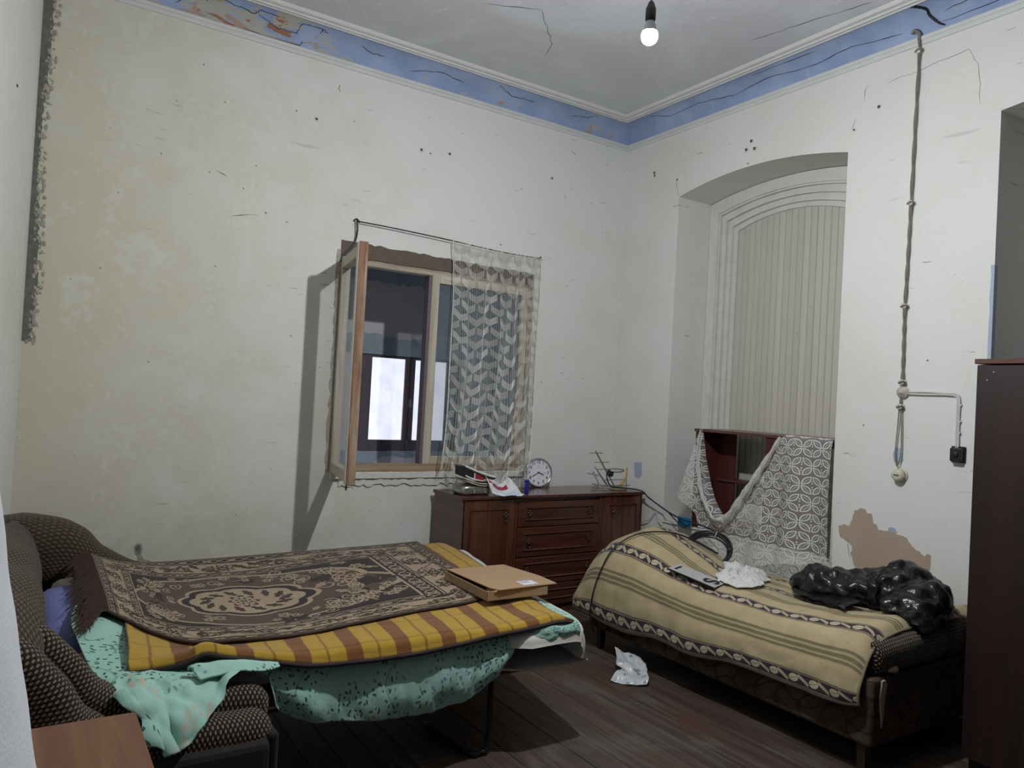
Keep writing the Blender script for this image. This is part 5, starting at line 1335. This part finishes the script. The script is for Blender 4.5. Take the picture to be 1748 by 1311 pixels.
# black plastic bag
def bin_bag():
    t = NT('black_plastic_film'); n = t.noise(t.coord('Object'), 16, 4, .6, .6)
    t.color((.0045, .0045, .006)); t.put('Roughness', .27); t.put('Specular IOR Level', .45); t.bump(n, .35, .02); return t.m
t = thing('black_plastic_bag', 'crumpled glossy black plastic bag lying on the quilt', 'plastic bag', (3.6, 2.2, .56))
path = [(3.50, 2.56, .60), (3.53, 2.46, .615), (3.56, 2.34, .62), (3.62, 2.20, .635), (3.66, 2.06, .655), (3.58, 1.95, .65), (3.46, 1.87, .615), (3.36, 1.80, .56)]
PT = np.array(smooth_path(path, 14)); k = len(PT); tt = np.linspace(0, 7, k)
ra = np.interp(tt, range(8), [.02, .13, .16, .17, .20, .18, .13, .03]); rb = np.interp(tt, range(8), [.02, .095, .105, .095, .125, .11, .07, .015])
d = np.gradient(PT, axis=0); d /= np.linalg.norm(d, axis=1, keepdims=True); sd = np.cross((0, 0, 1.0), d); sd /= np.linalg.norm(sd, axis=1, keepdims=True)
NB_ = 72; G = np.zeros((k, NB_, 3))
for j in range(NB_):
    th = 2*PI*j/NB_; G[:, j] = PT + sd*(ra*math.cos(th))[:, None] + np.array((0, 0, 1))*(rb*math.sin(th))[:, None]
nn = normals(G)
for i in range(k):
    for j in range(NB_):
        p = G[i, j]; f = min(1.0, ra[i]/.12)
        G[i, j] += nn[i, j]*f*(.026*(1-2*abs(noise.noise((p[0]*5+p[1]*3, p[1]*5, p[2]*7)))) + .020*(1-2*abs(noise.noise((p[0]*11, p[1]*13+5, p[2]*14)))) + .006*(1-2*abs(noise.noise((p[0]*26, p[1]*24+5, p[2]*30)))) - .024)
G[..., 2] = np.maximum(G[..., 2], np.array([[qz(min(4.0, max(3.07, q[0])), max(1.83, q[1])) + .014 if q[1] > 1.80 else q[2] for q in r] for r in G]))
_o = link('film', grid_mesh('film', LP(G, t), None, closed_v=True), bin_bag(), t); _o.data.polygons.foreach_set('use_smooth', [True]*len(_o.data.polygons))
C = [[(3.55, 2.50, .60), (3.44, 2.50, .585), (3.40, 2.46, .575)], [(3.48, 2.30, .61), (3.40, 2.32, .59), (3.36, 2.30, .58)], [(3.42, 2.10, .62), (3.34, 2.12, .60), (3.29, 2.10, .592)]]
P, UV = loft(C, 26, 14, [(.012, 16, 1, 2)]); P[..., 2] = np.maximum(P[..., 2], np.array([[qz(q[0], q[1])+.012 for q in r] for r in P])); cloth('loose_film', LP(P, t), UV, t.children[0].data.materials[0], t, .002)

# ---------------------------------------------------------------- bookcase on the niche sill, lace cloth over it
BKY0, BKY1, BKX0, BKX1, BKZ = 2.815, 3.835, 4.085, 4.455, NZ0+.012
M_BOOK = wood('maroon_bookcase_board', (.060, .016, .015), (.105, .030, .026), 2, .35, .8, .15, .1)
M_BOOKT = wood('maroon_bookcase_top', (.085, .035, .028), (.135, .060, .048), 1, .35, .8, .15, .1)
bk = thing('bookcase', 'low open maroon bookcase standing on the niche sill', 'bookcase', (4.25, 3.3, BKZ))
def K(x0, x1, y0, y1, z0, z1, m, n): return obj(n, box(bmesh.new(), x0-4.25, x1-4.25, y0-3.3, y1-3.3, z0-BKZ, z1-BKZ, bev=.002), m, bk)
K(BKX0, BKX1, BKY0-.01, BKY1+.01, 1.33, 1.35, M_BOOKT, 'top_board')
K(BKX0+.006, BKX1, BKY1-.02, BKY1, BKZ, 1.33, M_BOOK, 'side_panel'); K(BKX0+.006, BKX1, BKY0, BKY0+.02, BKZ, 1.33, M_BOOK, 'side_panel')
K(BKX0+.22, BKX1, BKY0+.02, BKY1-.02, .975, .993, M_BOOKT, 'shelf'); K(BKX0+.01, BKX1, BKY0+.02, BKY1-.02, BKZ+.03, BKZ+.05, M_BOOK, 'bottom_board')
K(BKX0+.03, BKX0+.05, BKY0+.02, BKY1-.02, BKZ, BKZ+.03, M_BOOK, 'plinth')
K(BKX0+.015, BKX0+.033, BKY0+.02, BKY0+.42, BKZ+.05, 1.33, M_BOOK, 'front_panel')
K(BKX0+.235, BKX0+.25, BKY1-.17, BKY1-.02, BKZ+.05, 1.33, M_BOOK, 'corner_panel')
t = thing('grey_board', 'dull grey-brown board standing in the niche to the right of the bookcase', 'board', (4.13, 2.738, NZ0+.012))
obj('board', box(bmesh.new(), -.045, .10, -.013, .013, 0, .655, bev=.003), plain('grey_brown_board', (.11, .10, .085), .8, var=.2), t)
t = thing('lace_cloth', 'white leaf-pattern lace cloth draped in a swag over the bookcase', 'lace cloth', (4.0, 3.2, 1.0))
TB = [((3.765, 1.352), (3.925, .868)), ((3.765, 1.30), (3.85, .84)), ((3.715, 1.085), (3.745, .76)), ((3.60, .865), (3.64, .64)), ((3.49, .765), (3.53, .54)), ((3.37, .835), (3.42, .492)), ((3.25, 1.02), (3.31, .488)),
      ((3.165, 1.18), (3.18, .51)), ((3.085, 1.345), (3.06, .545)), ((2.98, 1.356), (2.955, .575)), ((2.85, 1.356), (2.80, .60)), ((2.722, 1.356), (2.665, .64))]
C = []
for i, (a, b) in enumerate(TB):
    r = []
    for f in (0, .04, .3, .6, 1.0):
        y, z = a[0] + (b[0]-a[0])*f, a[1] + (b[1]-a[1])*f
        x = 4.062 - .055*f - (.035 if i % 2 else -.012)*min(1, f*2.5)
        if f == 0: x = 4.10
        if i in (3, 4, 5, 6) and f < .5: x -= .03
        if z < .6: x -= .02
        r.append((x, y, z))
    C.append(r)
P, UV = loft(C, 150, 70, [(.004, 18, 1, 2)], uv=None)
sw = np.zeros_like(UV); ln = np.linspace(0, 1.30, 150)
sw[..., 0] = ln[:, None]; sw[..., 1] = P[..., 2]
cloth('lace', LP(P, t), sw, M_LACE, t)
# swag roll: bunched band along the inner edge
top_ = [(4.08, 3.765, 1.345), (4.03, 3.735, 1.14), (4.0, 3.665, .955), (3.985, 3.575, .83), (3.98, 3.485, .765), (3.985, 3.385, .825), (4.0, 3.27, 1.00), (4.03, 3.175, 1.17), (4.07, 3.09, 1.345)]
P = np.array(smooth_path(top_, 12)); k = len(P); G = np.zeros((k, 22, 3)); UVs = np.zeros((k, 22, 2))
for i in range(k):
    r = .018 + .026*math.sin(PI*i/(k-1)) + .006*math.sin(i*.9)
    for j in range(22):
        a = PI*1.25*j/21 - .5; G[i, j] = P[i] + np.array((-.6*r*math.cos(a) - .01, .5*r*math.sin(a)*(1 if i < k/2 else -1), -r*1.2*(j/21) + .004*math.sin(i*.4+j))); UVs[i, j] = (i*.02, j*.008)
cloth('gathered_edge', LP(G, t), UVs, lace_cloth('white_gathered_lace', .07, .55, (.70, .70, .68)), t)
# left outer flap
C = [[(4.09, 3.77, 1.345), (4.07, 3.85, 1.10), (4.06, 3.93, .86)], [(4.08, 3.765, 1.345), (4.045, 3.82, 1.09), (4.035, 3.87, .845)], [(4.07, 3.76, 1.34), (4.03, 3.78, 1.08), (4.02, 3.80, .80)]]
P, UV = loft(C, 24, 30, [(.004, 14, 1, 1)]); cloth('side_flap', LP(P, t), UV, M_LACE, t)
o = tag(obj('blue_tape', B(4.02, 4.025, 3.775, 3.90, .648, .712), plain('blue_plastic_sheet', (.012, .16, .36), .4)), 'small bright blue card wedged beside the foot of the bookcase', 'card')
o['label'] = 'small bright blue card wedged beside the foot of the bookcase'

# ---------------------------------------------------------------- wardrobe at the right edge
M_WARD = wood('dark_maroon_gloss_wardrobe', (.012, .0035, .0035), (.028, .008, .0075), 2, .5, .7, .1, .0)
wd = thing('wardrobe', 'tall dark maroon glossy wardrobe at the right edge of the room', 'wardrobe', (3.48, 1.66, 0))
def Wd(n, x0, x1, y0, y1, z0, z1, m=M_WARD): return obj(n, box(bmesh.new(), x0-3.48, x1-3.48, y0-1.66, y1-1.66, z0, z1, bev=.0025), m, wd)
Wd('body', 3.50, 4.055, .33, 1.655, .06, 1.752); Wd('top_board', 3.475, 4.06, .32, 1.663, 1.755, 1.777, M_BOOKT); Wd('plinth', 3.52, 4.05, .35, 1.64, 0, .06)
for a, b in ((.335, .99), (.995, 1.653)):
    dd = Wd('door', 3.48, 3.50, a, b, .062, 1.75); yk = .96 if b < 1 else 1.025
    obj('knob', LA([(.006, 0), (.005, .012), (.012, .02), (.012, .026), (.001, .03)], 14, Matrix.Translation((0, yk-1.66, .95)) @ KN), M_BRONZE, dd, True)
for y, z in ((1.585, 1.72), (1.61, 1.685)): obj('screw', LA([(.004, 0), (.003, .002)], 10, Matrix.Translation((0, y-1.66, z)) @ KN), M_CHROME, wd)

# ---------------------------------------------------------------- small white packet on the floor
t = thing('white_packet', 'crumpled white plastic packet with grey print lying on the floor', 'packet', (2.86, 3.06, 0))
def packmat():
    t = NT('white_printed_film'); n = t.noise(t.coord('UV'), 16, 3)
    c = t.mix(n.step(.55, .62)*.75, (.58, .60, .61), (.10, .11, .12)); t.color(c); t.put('Roughness', .3); return t.m
C = [[(-.12, .03, .012), (-.08, -.03, .004), (-.02, -.075, .006), (.02, -.10, .012)], [(-.07, .05, .05), (-.03, .0, .035), (.02, -.05, .030), (.05, -.085, .035)],
     [(-.02, .06, .055), (.02, .03, .035), (.06, .0, .032), (.085, -.035, .045)], [(.00, .12, .075), (.05, .09, .060), (.10, .07, .055), (.12, .01, .06)], [(.03, .18, .145), (.09, .16, .105), (.16, .14, .085), (.18, .10, .05)]]
P, UV = loft(C, 40, 30, [(.020, 14, 1, 4), (.008, 34, 1, 2)]); P[..., 2] *= .85; P[..., 2] = np.maximum(P[..., 2], .003); P[..., 2] -= P[..., 2].min() - .003
cloth('film', P, UV, packmat(), t, .002)
